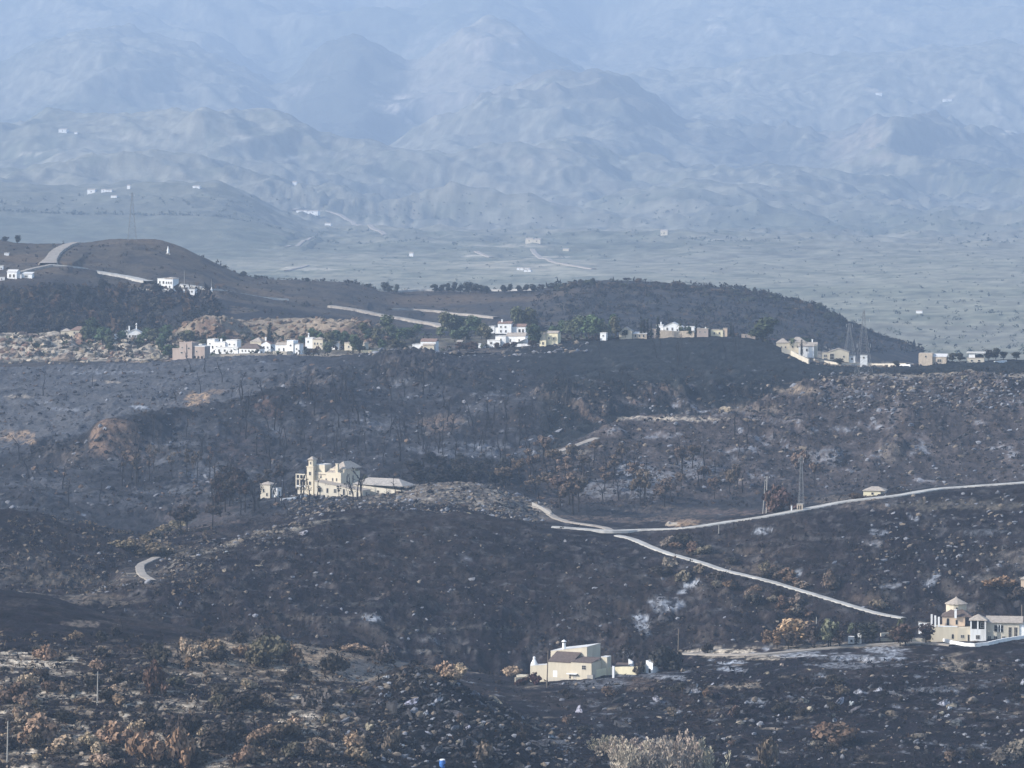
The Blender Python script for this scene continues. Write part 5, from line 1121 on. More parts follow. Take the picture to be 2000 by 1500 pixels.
# ---------------------------------------------------------------- the pale walled house
h = House('walled_house', 1115, 1327, 1150, 1250, -25, 'cream single family house with brown sloping roofs and blank walls below the black hill')
K = W_CREAM
h.box(0, 44, 0, 48, -10, 34, K); h.roof('shed', 0, 44, 0, 48, 34.8, 5, R_BROWN, .8, .8)
h.box(-52, -.1, 5, 48, -10, 31.5, K); h.roof('shed', -52, -.4, 4.6, 49, 32.4, 15, R_BROWN, .6, .8)
h.box(-66, 12, 50, 116, -10, 47, K, 59); h.roof('shedx', -66, 12, 50, 116, 47.2, 12, R_WHITE, .5, .5)
h.box(44.2, 57, 46, 66, -10, 41, K); h.roof('flat', 44.2, 57, 46, 66, 41, .8, R_WHITE)
h.box(-92, -52.2, 10, 34, -10, 21, K, 25); h.roof('shedx', -92, -52.2, 10, 34, 21.3, 4, R_WHITE, .3, .5)
h.box(36, 48, -3, 8, -10, 11, CONC); h.win('f', 28, 21, 8, 7.5, 0)
h.win('f', -2, 0, 7, 10, 5, name='door', mat=DARK); h.win('f', 8, 1, 5, 8, 0, name='door', mat=FRAME)
h.box(-8, 14, -5, .2, 10.5, 12.2, W_WHITE, name='canopy'); h.win('f', -36, 2, 9, 13, 5, name='shutter', mat=W_WHITE, frame=False)
h.win('r', 24, 12, 3, 4, 44); h.box(-53, 45, -1.2, -.2, -12, 1.5, W_PALE, name='plinth')
h.chimney(-40, 56, 48, 70, 7, 'round')
bm = bmesh.new(); lathe(bm, -88, 20, [(7.5, 18), (6.8, 24), (4.2, 29), (2.4, 33), (2.4, 35), (2.9, 36.5), (1.2, 38)]); h.part('bell_oven', bm, W_WHITE)
h.done()
def gwall(name, pts, hgt, thick, mat, label, d0, d1, cat='wall', cap=None, below=4.0, up=0):
    """free standing wall following the ground through the given picture points"""
    P = [at(x, y, d0, d1) for x, y in pts]; bm = bmesh.new()
    for a_, b_ in zip(P, P[1:]):
        n = max(1, int((b_ - a_).length / 4)); d = (b_ - a_); d.z = 0
        if d.length < .01: continue
        s_ = Vector((-d.y, d.x, 0)).normalized() * thick / 2
        for k in range(n):
            p, q = a_.lerp(b_, k / n), a_.lerp(b_, (k + 1) / n)
            hexa(bm, [(p.x - s_.x, p.y - s_.y, p.z - below), (q.x - s_.x, q.y - s_.y, q.z - below), (q.x + s_.x, q.y + s_.y, q.z - below), (p.x + s_.x, p.y + s_.y, p.z - below),
                      (p.x - s_.x, p.y - s_.y, p.z + hgt), (q.x - s_.x, q.y - s_.y, q.z + hgt), (q.x + s_.x, q.y + s_.y, q.z + hgt), (p.x + s_.x, p.y + s_.y, p.z + hgt)])
    o = link(name, bm_mesh(name, bm, mat)); setp(o, label, cat); return o
gwall('garden_wall', [(1006, 1333), (1040, 1331), (1078, 1327)], 1.5, .4, W_CREAM, 'low cream garden wall left of the house with brown sloping roofs', 1150, 1250)
gwall('garden_wall', [(1152, 1325), (1190, 1318), (1218, 1317), (1247, 1317)], 2.2, .4, W_YEL, 'pale yellow garden wall right of the cream house beside the white pillar', 1150, 1250)
h = House('gate_box', 1018, 1331, 1150, 1250, -20, 'square cream masonry box at the left end of the low garden wall', 'enclosure'); h.box(-10, 10, 0, 14, -8, 11, W_CREAM); h.roof('flat', -10, 10, 0, 14, 11, 1, W_PALE); h.done()
h = House('gate_pillar', 1198, 1324, 1150, 1250, -15, 'leaning white gate pillar between the two yellow wall stretches', 'pillar'); h.box(-2.4, 1.6, 0, 5, -5, 23, W_WHITE, 22, name='shaft'); h.done()
h = House('water_tank_house', 1176, 1316, 1150, 1250, -20, 'small grey concrete tank against the right corner of the cream house', 'tank'); h.box(-7, 7, 0, 12, -6, 9.5, CONC); h.roof('flat', -7, 7, 0, 12, 9.5, .8, CONC); h.done()
h = House('pool_shed', 1208, 1312, 1170, 1250, -20, 'low outbuilding with brown roof behind the yellow wall', 'shed'); h.box(-8, 20, 0, 20, -6, 10, W_PALE); h.roof('shed', -8, 20, 0, 20, 10.5, 5, R_BROWN); h.win('f', 6, 3, 4, 4, 0); h.done()
h = House('broken_wall', 1229, 1310, 1170, 1250, -30, 'ruined white wall stub standing among blackened cypresses', 'ruin'); h.box(-2, 7, 0, 4, -6, 23, W_WHITE, 18); h.box(-2, 1, 4, 16, -6, 16, W_WHITE, 16.5); h.win('f', 3.5, 4, 2.5, 5, 0, frame=False, mat=DARK); h.done()
h = House('ruined_outhouse', 1262, 1315, 1150, 1250, -35, 'burnt out white outhouse with broken front right of the yellow wall', 'ruin'); h.box(-10, -2, 0, 16, -6, 14, W_PALE, 17); h.box(-1.8, 14, 2, 22, -6, 25, W_WHITE, 20); h.win('f', 7, 1, 5, 8, 2, frame=False, mat=DARK); h.win('f', -6, 2, 2.4, 6, 0, frame=False, mat=DARK); h.box(6, 20, 10, 24, 20, 22, R_TAN, name='roof_remnant'); h.done()

# ---------------------------------------------------------------- the tower villa
h = House('tower_villa', 648, 966, 1540, 1600, -30, 'large cream villa with square lookout tower below the wooded slope', 'villa')
h.box(-58, -43, 0, 18, -12, 52, K); h.box(-59, -42, -1, 19, 51.9, 53.4, K, name='cornice'); h.box(-55.5, -45.5, 2.5, 15.5, 53.3, 66, K); h.roof('hip', -55.5, -45.5, 2.5, 15.5, 67, 5.5, R_TAN, 2)
for z in (36, 17): h.win('f', -50.5, z, 4.4, 6.5, 0)
h.win('f', -50.5, 57, 2.4, 5, 2.5); h.win('r', 9, 40, 3, 4, -43)
h.box(-42.8, -24, 12, 36, -12, 56, K); h.roof('flat', -42.8, -24, 12, 36, 56, 1.2, R_WHITE)
h.box(-42.9, 16, 8, 78, -12, 42, K); h.box(-20, 16, 20, 60, 41.9, 49, K); h.roof('shed', -43, -20.5, 7.5, 20, 38.6, 5.6, R_TAN, .6); h.roof('shed', -18, 10, 12, 22, 43, 4, R_TAN, .4)
h.roof('hip', -12, 17, 24, 78, 49.6, 13, R_TAN, 2)
for x, z in ((-30, 31), (-18, 27), (-3, 26), (6, 26)): h.win('f', x, z, 2.6, 5.5 if x > -10 else 3.2, 8)
for y in (30, 52): h.win('r', y, 22, 4, 13, 16, name='french_door')
h.win('r', 68, 28, 3.5, 6, 16)
h.chimney(4, 14, 42, 60, 5, 'flat', K)
h.box(-26, 84, -22, 8, -10, 27, W_PALE, 12); h.roof('shedx', -26, 84, -22, 8, 28, -15, R_TAN, 1.2, 1)
for x, z, w_, hh in ((-14, 6, 5, 8), (4, 5, 4, 9), (22, 6, 6, 7), (42, 2, 4, 12), (56, 4, 5, 7), (73, 0, 4, 9)): h.win('f', x, z, w_, hh, -22)
h.win('r', -7, 0, 6, 9, 84)
h.box(40, 152, 16, 60, -10, 21, W_PALE, 12); h.roof('hip', 40, 152, 16, 60, 21.6, 12, R_GREY, 1.6, 1); h.win('f', 96, 3, 5, 8, 16); h.win('f', 120, 2, 6, 7, 16, arch=True)
h.box(-88, -64, 6, 22, 12, 14, W_WHITE, name='balcony_slab')
for x in (-88, -80, -72, -66): h.box(x, x + 2, 6, 8, 8, 36, W_PALE, name='balcony_post')
h.box(-88, -64, 5.6, 8.4, 26, 28, W_PALE, name='balcony_rail'); h.box(-88, -64, 5.4, 8.6, 35, 37, W_PALE, name='balcony_beam'); h.box(-86, -64, 10, 22, -6, 13, W_PALE)
bm = bmesh.new(); lathe(bm, -40, 24, [(.35, 56), (.25, 78)], 6); h.part('antenna_mast', bm, METAL)
h.done()
h = House('guest_house', 524, 973, 1520, 1600, -28, 'small scorched white guest house left of the cream tower villa'); h.box(-18, 4, 0, 22, -8, 26, W_PALE); h.roof('hip', -18, 4, 0, 22, 27, 5, R_TAN, 1.5); h.box(4.1, 18, 4, 20, -8, 19, W_WHITE); h.roof('flat', 4.1, 18, 4, 20, 19, 1, R_WHITE)
for x, y, z in ((-11, 0, 12), (-3, 0, 4), (10, 4, 8)): h.win('f', x, z, 3.5, 6, y)
h.win('r', 12, 6, 4, 7, 18); h.done()
gwall('terrace_wall', [(548, 978), (575, 975), (598, 970)], .8, .4, W_WHITE, 'low white terrace wall between the guest house and the tower villa', 1520, 1620)
gwall('terrace_wall', [(1040, 987), (1058, 996), (1076, 1007)], 1.2, .5, CONC, 'pale roadside wall at the right foot of the stony knoll', 1480, 1620)

# ---------------------------------------------------------------- the turreted villa
h = House('turreted_villa', 1880, 1252, 1150, 1260, -8, 'white villa with conical turret roof and dark balcony openings at the right edge', 'villa')
T = W_CREAM
h.box(-48, -10, 2, 40, -10, 27, T); h.box(-48, -10, 1.6, 3.2, 26.9, 29, W_WHITE, name='parapet')
h.box(-62, -48.1, 2, 30, -10, 27, T); 
for x in (-62, -55, -48): h.box(x, x + 3.6, 1, 4.6, 26.9, 51 - (x + 62) * .35, W_WHITE, name='terrace_pillar')
h.box(-40, 4, 18, 60, 26.9, 45, W_PEACH); h.roof('hip', -40, 16, 18, 62, 46, 15, R_BROWN, 2)
h.win('f', -29, 28, 5, 14, 18, arch=True, name='arched_door'); h.win('f', -12, 30, 4, 9, 18)
bm = bmesh.new(); lathe(bm, -14, 52, [(20, 40), (20, 68)], 14); h.part('turret', bm, T); bm = bmesh.new(); lathe(bm, -14, 52, [(22.5, 67), (22.5, 68), (12, 73.5), (3, 78.5), (.3, 81)], 14); h.part('turret_roof', bm, R_TAN); h.win('f', -12, 57, 4, 5, 31.6)
h.chimney(-14, 14, 43, 60, 4.5, 'flat')
h.box(-9.9, 15, -4, 30, -10, 26, T); h.win('f', 0, 7, 6, 5, -4); h.win('f', 12, -2, 3.6, 15, -4, name='door', mat=DARK); h.win('f', -19, 4, 4, 9, 2, arch=True, name='arched_door')
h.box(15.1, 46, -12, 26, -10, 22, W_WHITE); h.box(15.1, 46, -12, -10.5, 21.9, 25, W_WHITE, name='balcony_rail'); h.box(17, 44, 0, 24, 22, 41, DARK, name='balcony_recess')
for x in (15.2, 28.5, 43): h.box(x, x + 2.8, -12, -9.4, 24, 42, W_WHITE, name='balcony_post')
h.roof('hip', 14, 47, -12, 24, 42.5, 10, R_TAN, 1.5); h.win('f', 30, 6, 7, 7, -12); h.win('f', 38, 27, 6, 9, -.4, name='french_door')
h.box(46.1, 110, 2, 34, -10, 37, W_PALE); h.roof('shed', 46.1, 116, 0, 34, 37.5, 9, R_TAN, 1.5)
h.win('f', 70, 19, 17, 13, 2, name='loggia', mat=DARK)
for x in (92, 103): h.win('f', x, 6, 5.5, 22, 2, name='dark_doorway', mat=DARK)
for x in (52, 64, 80): h.win('f', x, 2, 6, 8, 2)
for x in (68, 73): h.box(x, x + 1.3, -.6, 1.5, 19, 33, W_WHITE, name='column')
h.box(110.1, 140, 4, 30, -10, 34, W_WHITE, name='wing_wall'); h.roof('flat', 110.1, 140, 4, 30, 34, 1.5, R_WHITE); h.win('f', 122, 10, 5, 8, 4); h.done()
gwall('parapet_wall', [(1822, 1248), (1842, 1253), (1862, 1258), (1885, 1262), (1905, 1263), (1930, 1260), (1960, 1253), (2000, 1247), (2040, 1243)], .95, .5, W_WHITE, 'curved white parapet wall round the foot of the turreted villa', 1080, 1250)
gwall('terrace_wall', [(1720, 1252), (1760, 1253), (1800, 1253), (1820, 1251)], .9, .5, W_PALE, 'pale stone terrace wall left of the turreted villa', 1080, 1250)
gwall('terrace_wall', [(1720, 1243), (1745, 1237), (1770, 1236)], 1.0, .5, W_PALE, 'upper pale terrace wall behind the maroon garden trees', 1080, 1250)
h = House('site_cabin', 1669, 1257, 1080, 1250, -12, 'small white flat roofed cabin behind a burnt cypress', 'cabin'); h.box(-13, 3, 0, 16, -2, 12, W_WHITE); h.box(3.1, 13, 1, 14, -2, 18, W_WHITE); h.roof('flat', 3.1, 13, 1, 14, 18, .8, R_WHITE); h.roof('flat', -13, 3, 0, 16, 12, .8, R_WHITE); h.win('f', -6, 3, 4, 4, 0); h.win('f', 8, 2, 3.5, 9, 1, name='door', mat=CONC); h.done()
h = House('peach_house', 2004, 1152, 1255, 1480, -15, 'peach coloured house cut off by the right edge of the photo'); h.box(-10, 30, 0, 30, -6, 20, W_PEACH); h.roof('hip', -10, 30, 0, 30, 21, 9, R_TAN, 2); h.win('f', 0, 6, 5, 6, 0); h.done()
h = House('white_wall_house', 1808, 1225, 1160, 1260, -10, 'low white wall block with tan coping between villa and maroon tree', 'wall'); h.box(-14, 8, 0, 6, -8, 9, W_WHITE, 7); h.box(-15, 9, -.6, 6.6, 9.05, 10.3, R_TAN, 8.3, name='coping'); h.done()

# ---------------------------------------------------------------- stone hut, kiosk, pillar by the road
h = House('stone_hut', 1706, 968, 1480, 1640, -14, 'low cream hut with striped tan hip roof above the long road', 'hut'); h.box(-20, 14, 0, 26, -8, 9, W_YEL); h.roof('hip', -20, 22, 0, 30, 10, 7, R_TAN, 2); h.box(14.1, 22, 4, 24, -8, 8, CONC); h.win('f', -2, 2, 4, 4, 0); h.done()
h = House('transformer_kiosk', 1562, 998, 1430, 1640, -8, 'small arched concrete kiosk with two dark slots beside the long road', 'kiosk'); h.box(-6, 6, 0, 10, -4, 13, W_BEIGE); h.roof('flat', -6, 6, 0, 10, 13, 1, CONC); h.win('f', -2, 3, 2.4, 8, 0, arch=True, name='opening', mat=DARK, frame=False); h.win('f', 2, 3, 2.4, 8, 0, arch=True, name='opening', mat=DARK, frame=False); h.done()
h = House('road_post', 1546, 1000, 1430, 1640, 0, 'white stone pillar just left of the concrete kiosk', 'pillar'); h.box(-1.3, 1.3, 0, 2.6, -3, 12, W_WHITE, name='shaft'); h.box(-1.8, 1.8, -.5, 3.1, 12.05, 13.4, CONC, name='cap'); h.done()
h = House('rubble_building', 1325, 1026, 1455, 1640, -10, 'flat pale foundation slab beside the road below the pines', 'foundation'); h.box(-26, 28, 0, 40, -4, 2, W_BEIGE, 1.4); h.box(-24, -20, 4, 30, 2, 4.5, W_BEIGE); h.box(10, 26, 30, 33, 1.6, 4, W_BEIGE); h.done()

# ---------------------------------------------------------------- village
VD = (2080, 2290)
def H(name, px, py, rot, label, cat='house', group=None, dd=None): return House(name, px, py, *(dd or VD), rot, label, cat, group)
def wins(h, L_):
    for q in L_: h.win(*q)
h = H('pink_house', 368, 703, -25, 'pink two storey house with arched ground floor at the quarry village left end')
h.box(-38, -20, 4, 24, -8, 17, W_PINK); h.box(-20.1, 8, 0, 26, -8, 29, W_PINK); h.box(8.1, 34, 4, 26, -8, 23, W_PINK); h.box(-6, -4, -1.5, 0, -8, 27, W_PINK, name='pier')
h.roof('flat', -38, -20, 4, 24, 17, 1.5, W_PINK); h.roof('flat', -20.1, 8, 0, 26, 29, 2, W_PINK); h.roof('flat', 8.1, 34, 4, 26, 23, 1.2, R_WHITE); h.chimney(-14, 10, 30, 33, 2.5, 'flat', W_PINK); h.chimney(0, 14, 30, 33, 2.5, 'flat', W_PINK)
wins(h, [('f', -14, 19, 2.4, 3, 0), ('f', 1, 18, 4.5, 3, 0), ('f', -15, 9, 4.5, 3, 0), ('f', 16, 12, 2.4, 3, 4)])
for x in (12, 20, 28): h.win('f', x, 0, 5, 5, 4, arch=True, name='arch', mat=DARK, frame=False)
h.done()
def simple(px, py, blocks, label, rot=-20, cat='house', dd=None, name='village_house'):
    """blocks: (x0,x1,y0,y1,h,wall,roof kind,roof h,roof mat,[windows u,z,w,h])"""
    h = H(name, px, py, rot, label, cat, None, dd)
    for i, (x0, x1, y0, y1, z, wm, rk, rh, rm, wl) in enumerate(blocks):
        h.box(x0, x1, y0, y1, -8, z, wm)
        if rk: h.roof(rk, x0, x1, y0, y1, z + .5, rh, rm, .8, .7)
        if rk == 'gy': h.gable(x0, x1, y0 + .1, z, rh, wm)
        for (u, zz, w_, hh) in wl: h.win('f', u, zz, w_, hh, y0)
    return h
Wh, Cr, Pl = W_WHITE, W_CREAM, W_PALE
simple(380, 684, [(-16, 16, 0, 20, 11, Wh, 'flat', 1, R_WHITE, [(-6, 4, 2, 3), (6, 4, 2, 3)])], 'flat white house rising behind the pink house').done()
h = simple(432, 691, [(-32, -16, 4, 24, 27, Wh, 'flat', 1, R_WHITE, [(-26, 18, 2, 2.6), (-20, 10, 3, 5)]), (-15.8, 8, 0, 24, 22, Wh, 'flat', 1, R_WHITE, [(-10, 12, 2.4, 3), (0, 11, 3, 5)]), (8.2, 32, 4, 24, 26, Wh, 'flat', 1, R_WHITE, [(16, 17, 2.4, 3), (26, 17, 2.4, 2.4)]), (-8, 40, -10, -.2, 13, Wh, 'flat', .8, R_WHITE, [(0, 4, 3, 5), (12, 5, 3, 4), (26, 4, 2.4, 5)])], 'cubist white house of stepped blocks right of the pink house'); h.chimney(-4, 10, 22, 29, 3); h.done()
h = simple(487, 691, [(-22, 22, 0, 24, 10, Wh, 'hip', 9, R_BROWN, [(-15, 4, 2.2, 3), (-8, 4, 2.2, 3), (-1, 4, 2.2, 3), (6, 4, 2.2, 3), (13, 4, 2.2, 3)])], 'long low white house under a dark brown hipped roof'); h.done()
h = simple(508, 686, [(-22, 2, 2, 28, 18, Cr, 'hip', 8, R_TAN, [(-14, 9, 2, 3), (-6, 9, 2, 3)]), (2.2, 22, 0, 26, 14, Wh, 'gy', 6, R_RED, [(8, 5, 2.4, 5), (16, 6, 2, 3)])], 'cream house with bleached tile roof left of the dark cypress'); h.chimney(8, 10, 15, 27, 2.6); h.done()
h = simple(560, 691, [(-26, 0, 4, 26, 17, Wh, 'gx', 4, R_TAN, [(-18, 7, 2.2, 3), (-8, 5, 2.6, 6)]), (.2, 14, 0, 24, 26, Wh, 'shedx', -6, R_WHITE, [(8, 15, 2.6, 3)]), (14.2, 26, 2, 22, 18, Wh, 'flat', 1, R_WHITE, [(20, 8, 2.2, 3)])], 'white house with a steep slanting top right of the cypress'); h.done()
gwall('village_wall', [(533, 692), (560, 693), (588, 690)], 1.8, .4, W_PALE, 'pale retaining wall below the white slanting house', *VD)
gwall('village_wall', [(404, 700), (430, 698), (470, 696), (520, 693)], .9, .4, W_BEIGE, 'long beige boundary wall running below the pink house', *VD)
h = simple(612, 681, [(-18, -2, 2, 22, 20, Wh, 'flat', 1, R_WHITE, [(-12, 12, 2, 3)]), (-1.8, 20, 0, 24, 18, Cr, 'hip', 4, R_TAN, [(3, 8, 2.2, 4), (9, 8, 2.2, 4), (16, 8, 2.2, 3)]), (20.2, 52, 6, 24, 12, Wh, 'gx', 5, R_TAN, [(28, 5, 2, 3), (40, 5, 2, 3)])], 'long pale house with tile roofs under the quarry face'); h.chimney(-14, 10, 20, 30, 3, 'round'); h.done()
h = simple(692, 684, [(-21, 21, 0, 22, 13, Cr, 'flat', 2, R_TAN, [(-12, 5, 2.2, 3), (-3, 5, 2.2, 3), (8, 5, 2.2, 3)])], 'beige flat house at the right foot of the quarry'); h.chimney(2, 8, 13, 20, 2.4); h.done()
gwall('village_wall', [(706, 696), (725, 694), (745, 689)], 1.6, .4, W_YEL, 'yellowish wall stretch right of the beige flat house', *VD)
h = simple(830, 686, [(-26, -9, 2, 22, 12, Wh, 'flat', 1, R_WHITE, [(-20, 2, 6, 4)]), (-8.8, 22, 0, 24, 19, Wh, 'gx', 5, R_RED, [(-3, 11, 2.2, 3)]), (-2, 20, -8, -.2, 12, Cr, 'shed', 3, R_TAN, [(4, 3, 4, 4), (14, 4, 2.2, 3)])], 'isolated white house with pinkish roof on the ridge middle', -12); h.done()
simple(896, 680, [(-4, 6, 0, 12, 12, Pl, 'shed', 3, R_TAN, [(1, 4, 2, 3)])], 'narrow pale ruin among scorched trees left of the big white villa', -10, 'ruin').done()
simple(938, 680, [(-4, 1, 0, 6, 9, Wh, None, 0, None, []), (.9, 10, 2, 6, 4, Wh, None, 0, None, [])], 'small white wall ruin left of the big white villa', -10, 'ruin').done()
h = simple(986, 652, [(-14, 13, 0, 22, 20, Wh, 'gx', 4, R_RED, [(-8, 12, 2.2, 3), (1, 12, 2.6, 3), (-8, 3, 2.4, 4), (2, 3, 2.4, 4)]), (-20, -14.2, 2, 16, 11, Wh, 'flat', .8, R_WHITE, []), (13.2, 40, 6, 26, 14, Wh, 'gx', 5, R_RED, [(28, 3, 4, 6), (35, 3, 3, 6)])], 'tall two storey white house topmost in the village', -14, dd=(2170, 2330)); h.chimney(-7, 6, 20, 28, 2.6); h.done()
simple(960, 648, [(-5, 6, 0, 14, 10, Wh, 'flat', .8, R_WHITE, [(0, 4, 2, 2.4)])], 'little white cube left of the tall two storey house', -14, dd=(2170, 2330)).done()
h = simple(998, 676, [(-48, -22, 0, 18, 10, Wh, 'flat', 1, R_WHITE, [(-40, 4, 4, 3), (-28, 4, 4, 3)]), (-33, -12, 6, 24, 18, Wh, 'flat', 1, R_WHITE, [(-22, 11, 2.2, 3)]), (-12, 26, 10, 34, 19, Wh, 'gx', 6, R_TAN, [(-4, 8, 2.4, 5), (14, 9, 2.4, 4)]), (8, 40, -4, 9.8, 5, Wh, 'shedx', 14, R_WHITE, []), (40.2, 54, 6, 22, 18, Wh, 'flat', 1, R_WHITE, [(46, 9, 2.4, 3)])], 'sprawling white villa of stepped terraces below the tall house', -14, 'villa'); h.done()
h = simple(1071, 678, [(-18, -6, 0, 20, 22, Cr, 'flat', 1.5, R_TAN, [(-14, 4, 3, 5)]), (-5.8, 18, 4, 24, 24, W_YEL, 'gx', 4, R_TAN, [(0, 12, 2.6, 4), (10, 12, 2.6, 4)]), (-16, -3, -6, -.2, 10, W_YEL, None, 0, None, [(-9, 2, 3, 5)])], 'pale yellow house with shaded front right of the sprawling white villa', -18); h.done()
simple(1176, 663, [(-4, 8, 0, 14, 10, Wh, 'flat', 1, R_WHITE, [(2, 4, 2, 2.6)])], 'small white cube house between dark trees', -15).done()
h = simple(1222, 661, [(-13, 12, 0, 20, 10, Cr, 'gy', 9, R_TAN, [(-6, 4, 2, 3), (3, 4, 2, 3)])], 'beige gabled house beside the tall poplars', -12); h.done()
simple(1249, 661, [(-14, 14, 0, 14, 9, W_BEIGE, 'shed', 3, R_WHITE, [(-8, 3, 3, 4), (0, 3, 3, 4), (8, 3, 3, 4)])], 'low beige lean to building with pale roof left of the brick arches', -8).done()
h = simple(1274, 659, [(-11, 12, 0, 18, 13, W_PINK, 'flat', 1, R_TAN, [(-6, 3, 4, 5), (1, 3, 4, 5), (8, 3, 3, 5), (-4, 9, 2, 2.4)])], 'reddish brick house with dark openings under the gabled white house', -10); h.done()
h = simple(1307, 649, [(-26, -13, 2, 18, 13, Wh, 'flat', 1, R_WHITE, [(-20, 5, 2, 2.6)]), (-12.8, 26, 0, 26, 10, Wh, 'gy', 9, R_WHITE, [(-4, 4, 2.4, 5), (6, 4, 2.4, 5), (16, 3, 2.4, 3)])], 'bright white house with broad low gable on the ridge', -10, dd=(2150, 2330)); h.chimney(-17, 8, 13, 20, 2.6, 'round'); h.done()
gwall('retaining_wall', [(1287, 660), (1320, 659), (1356, 658)], 3.2, .6, W_BEIGE, 'tall beige retaining wall below the broad gabled white house', *VD)
simple(1352, 650, [(-12, 4, 0, 16, 11, Wh, 'flat', 1, R_WHITE, [(-6, 5, 2, 3)]), (4.2, 14, 2, 14, 8, Wh, 'flat', 1, R_WHITE, [])], 'low white house behind dark palms right of the gabled white house', -10, dd=(2150, 2330)).done()
h = simple(1371, 658, [(-10, 12, 0, 18, 15, W_PINK, 'flat', 1, R_TAN, [(-4, 8, 2, 3), (6, 8, 2, 3)])], 'pinkish house left of the yellow flat house', -10); h.chimney(6, 8, 15, 19, 2); h.done()
h = simple(1403, 657, [(-15, 9, 0, 18, 12, W_YEL, 'flat', 1, R_TAN, [(-8, 4, 2.4, 4), (2, 4, 2.4, 4)]), (9.2, 17, 2, 16, 15, W_PEACH, 'flat', 1, R_TAN, [])], 'yellow flat roofed house near the right end of the village', -8); h.done()
simple(1462, 660, [(-14, 13, 0, 14, 6, W_PINK, 'flat', .8, R_TAN, [(-6, 2, 2, 3), (5, 2, 2, 3)])], 'low pink building left of the broad green pine', -5, dd=(2060, 2230)).done()
h = simple(1556, 690, [(-40, -16, 4, 26, 20, Cr, 'hip', 8, R_TAN, [(-30, 10, 2.4, 3), (-22, 10, 2.4, 3)]), (-15.8, 18, 0, 28, 21, Cr, 'hip', 10, R_TAN, [(-8, 11, 2.4, 3), (2, 11, 2.4, 3)]), (4, 34, -12, -.2, 14, Wh, 'shed', 5, R_TAN, [(10, 5, 2.4, 4), (20, 5, 3, 4)]), (18.2, 40, 4, 24, 17, Pl, 'gx', 4, R_TAN, [(30, 8, 2.4, 3)])], 'large pale villa with bleached hip roofs on the right ridge', -6, 'villa', (2040, 2300)); h.chimney(30, 14, 18, 27, 2.6); h.done()
gwall('retaining_wall', [(1527, 688), (1545, 694), (1562, 703), (1580, 711)], 2.4, .6, W_PALE, 'sloping pale wall along the dark ridge below the bleached roof villa', 2040, 2300)
h = simple(1640, 706, [(-34, -22, 2, 20, 16, Cr, 'flat', 1, R_TAN, [(-28, 9, 6, 4), (-28, 2, 6, 4)]), (-21.8, 18, 0, 26, 18, Cr, 'gy', 7, R_TAN, [(-15, 4, 7, 11), (8, 8, 2.4, 3)]), (18.2, 30, 4, 20, 9, Wh, 'flat', 1, R_WHITE, [(24, 3, 3, 4)])], 'barn like cream house with low curved gable on the right ridge', -6, dd=(2040, 2300)); h.done()
simple(1687, 703, [(-7, 7, 0, 12, 8, Wh, 'flat', .8, R_WHITE, [(0, 3, 3, 3)])], 'tiny white block beside the lattice pylons', -6, 'shed', (2040, 2300)).done()
gwall('retaining_wall', [(1590, 704), (1640, 713), (1700, 714), (1770, 714)], 1.0, .6, W_PALE, 'long pale terrace wall below the barn like house and pylons', 2030, 2300)
h = simple(1822, 712, [(-28, -1, 0, 20, 22, W_BEIGE, None, 0, None, [(-14, 14, 3, 3)]), (-.8, 26, 4, 22, 15, W_BEIGE, 'shed', 5, R_WHITE, [(12, 5, 8, 5)])], 'derelict beige block with one small window right of the pylons', -14, dd=(2030, 2300)); h.done()
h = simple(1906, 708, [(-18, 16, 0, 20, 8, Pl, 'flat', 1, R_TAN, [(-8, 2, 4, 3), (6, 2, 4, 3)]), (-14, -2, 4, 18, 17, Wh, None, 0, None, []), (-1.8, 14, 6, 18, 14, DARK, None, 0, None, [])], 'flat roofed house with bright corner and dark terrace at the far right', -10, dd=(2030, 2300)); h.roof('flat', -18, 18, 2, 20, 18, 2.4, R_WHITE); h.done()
gwall('ridge_wall', [(1942, 710), (1966, 708)], 1.2, .5, W_WHITE, 'short bright white wall by the dark trees at the right ridge end', 2000, 2300)
gwall('ridge_wall', [(1742, 716), (1778, 716)], 1.1, .5, W_WHITE, 'short bright white wall left of the derelict beige block', 2000, 2300)
# left of the quarry
h = H('winged_house', 257, 662, -4, 'white house with central gable and tall chimney between green trees', dd=(2120, 2330))
h.box(-34, -20, 0, 16, -6, 8, Wh); h.box(-19.8, -8, 2, 18, -6, 15, Wh, 17); h.box(-7.8, 18, 0, 22, -6, 12, Wh); h.box(18.2, 30, 2, 16, -6, 10, Wh, 7); h.roof('shedx', -19.8, -8, 2, 18, 15.5, 2, R_WHITE, .5); h.roof('gy', -7.8, 18, 0, 22, 12.5, 7, R_WHITE, 1); h.gable(-7.8, 18, .1, 12, 7, Wh); h.roof('flat', -34, -20, 0, 16, 8, 1, R_WHITE); h.roof('shedx', 18.2, 30, 2, 16, 10.5, -3, R_WHITE)
h.chimney(8, 10, 15, 31, 2.6, 'round'); h.chimney(-6, 8, 12, 25, 2.4); wins(h, [('f', -4, 3, 3, 4, 0), ('f', 5, 3, 8, 4, 0), ('f', 13, 3, 2.4, 4, 0), ('f', 24, 3, 2.4, 3, 2), ('f', -14, 8, 2.4, 3, 2)]); h.done()
simple(143, 657, [(-25, -6, 2, 22, 10, Cr, 'hip', 5, R_TAN, [(-16, 4, 2.4, 3)]), (-5.8, 25, 0, 24, 12, Cr, 'hip', 7, R_RED, [(2, 5, 2.4, 4), (12, 5, 2.4, 4)])], 'beige bungalow with hipped pinkish roof above the pale boulders', -4, dd=(2120, 2330)).done()
simple(302, 660, [(-7, 6, 0, 10, 5, Wh, 'flat', .6, R_WHITE, [(0, 1, 2, 2.4)])], 'small low white shed right of the white house with central gable', 0, 'shed', (2120, 2330)).done()
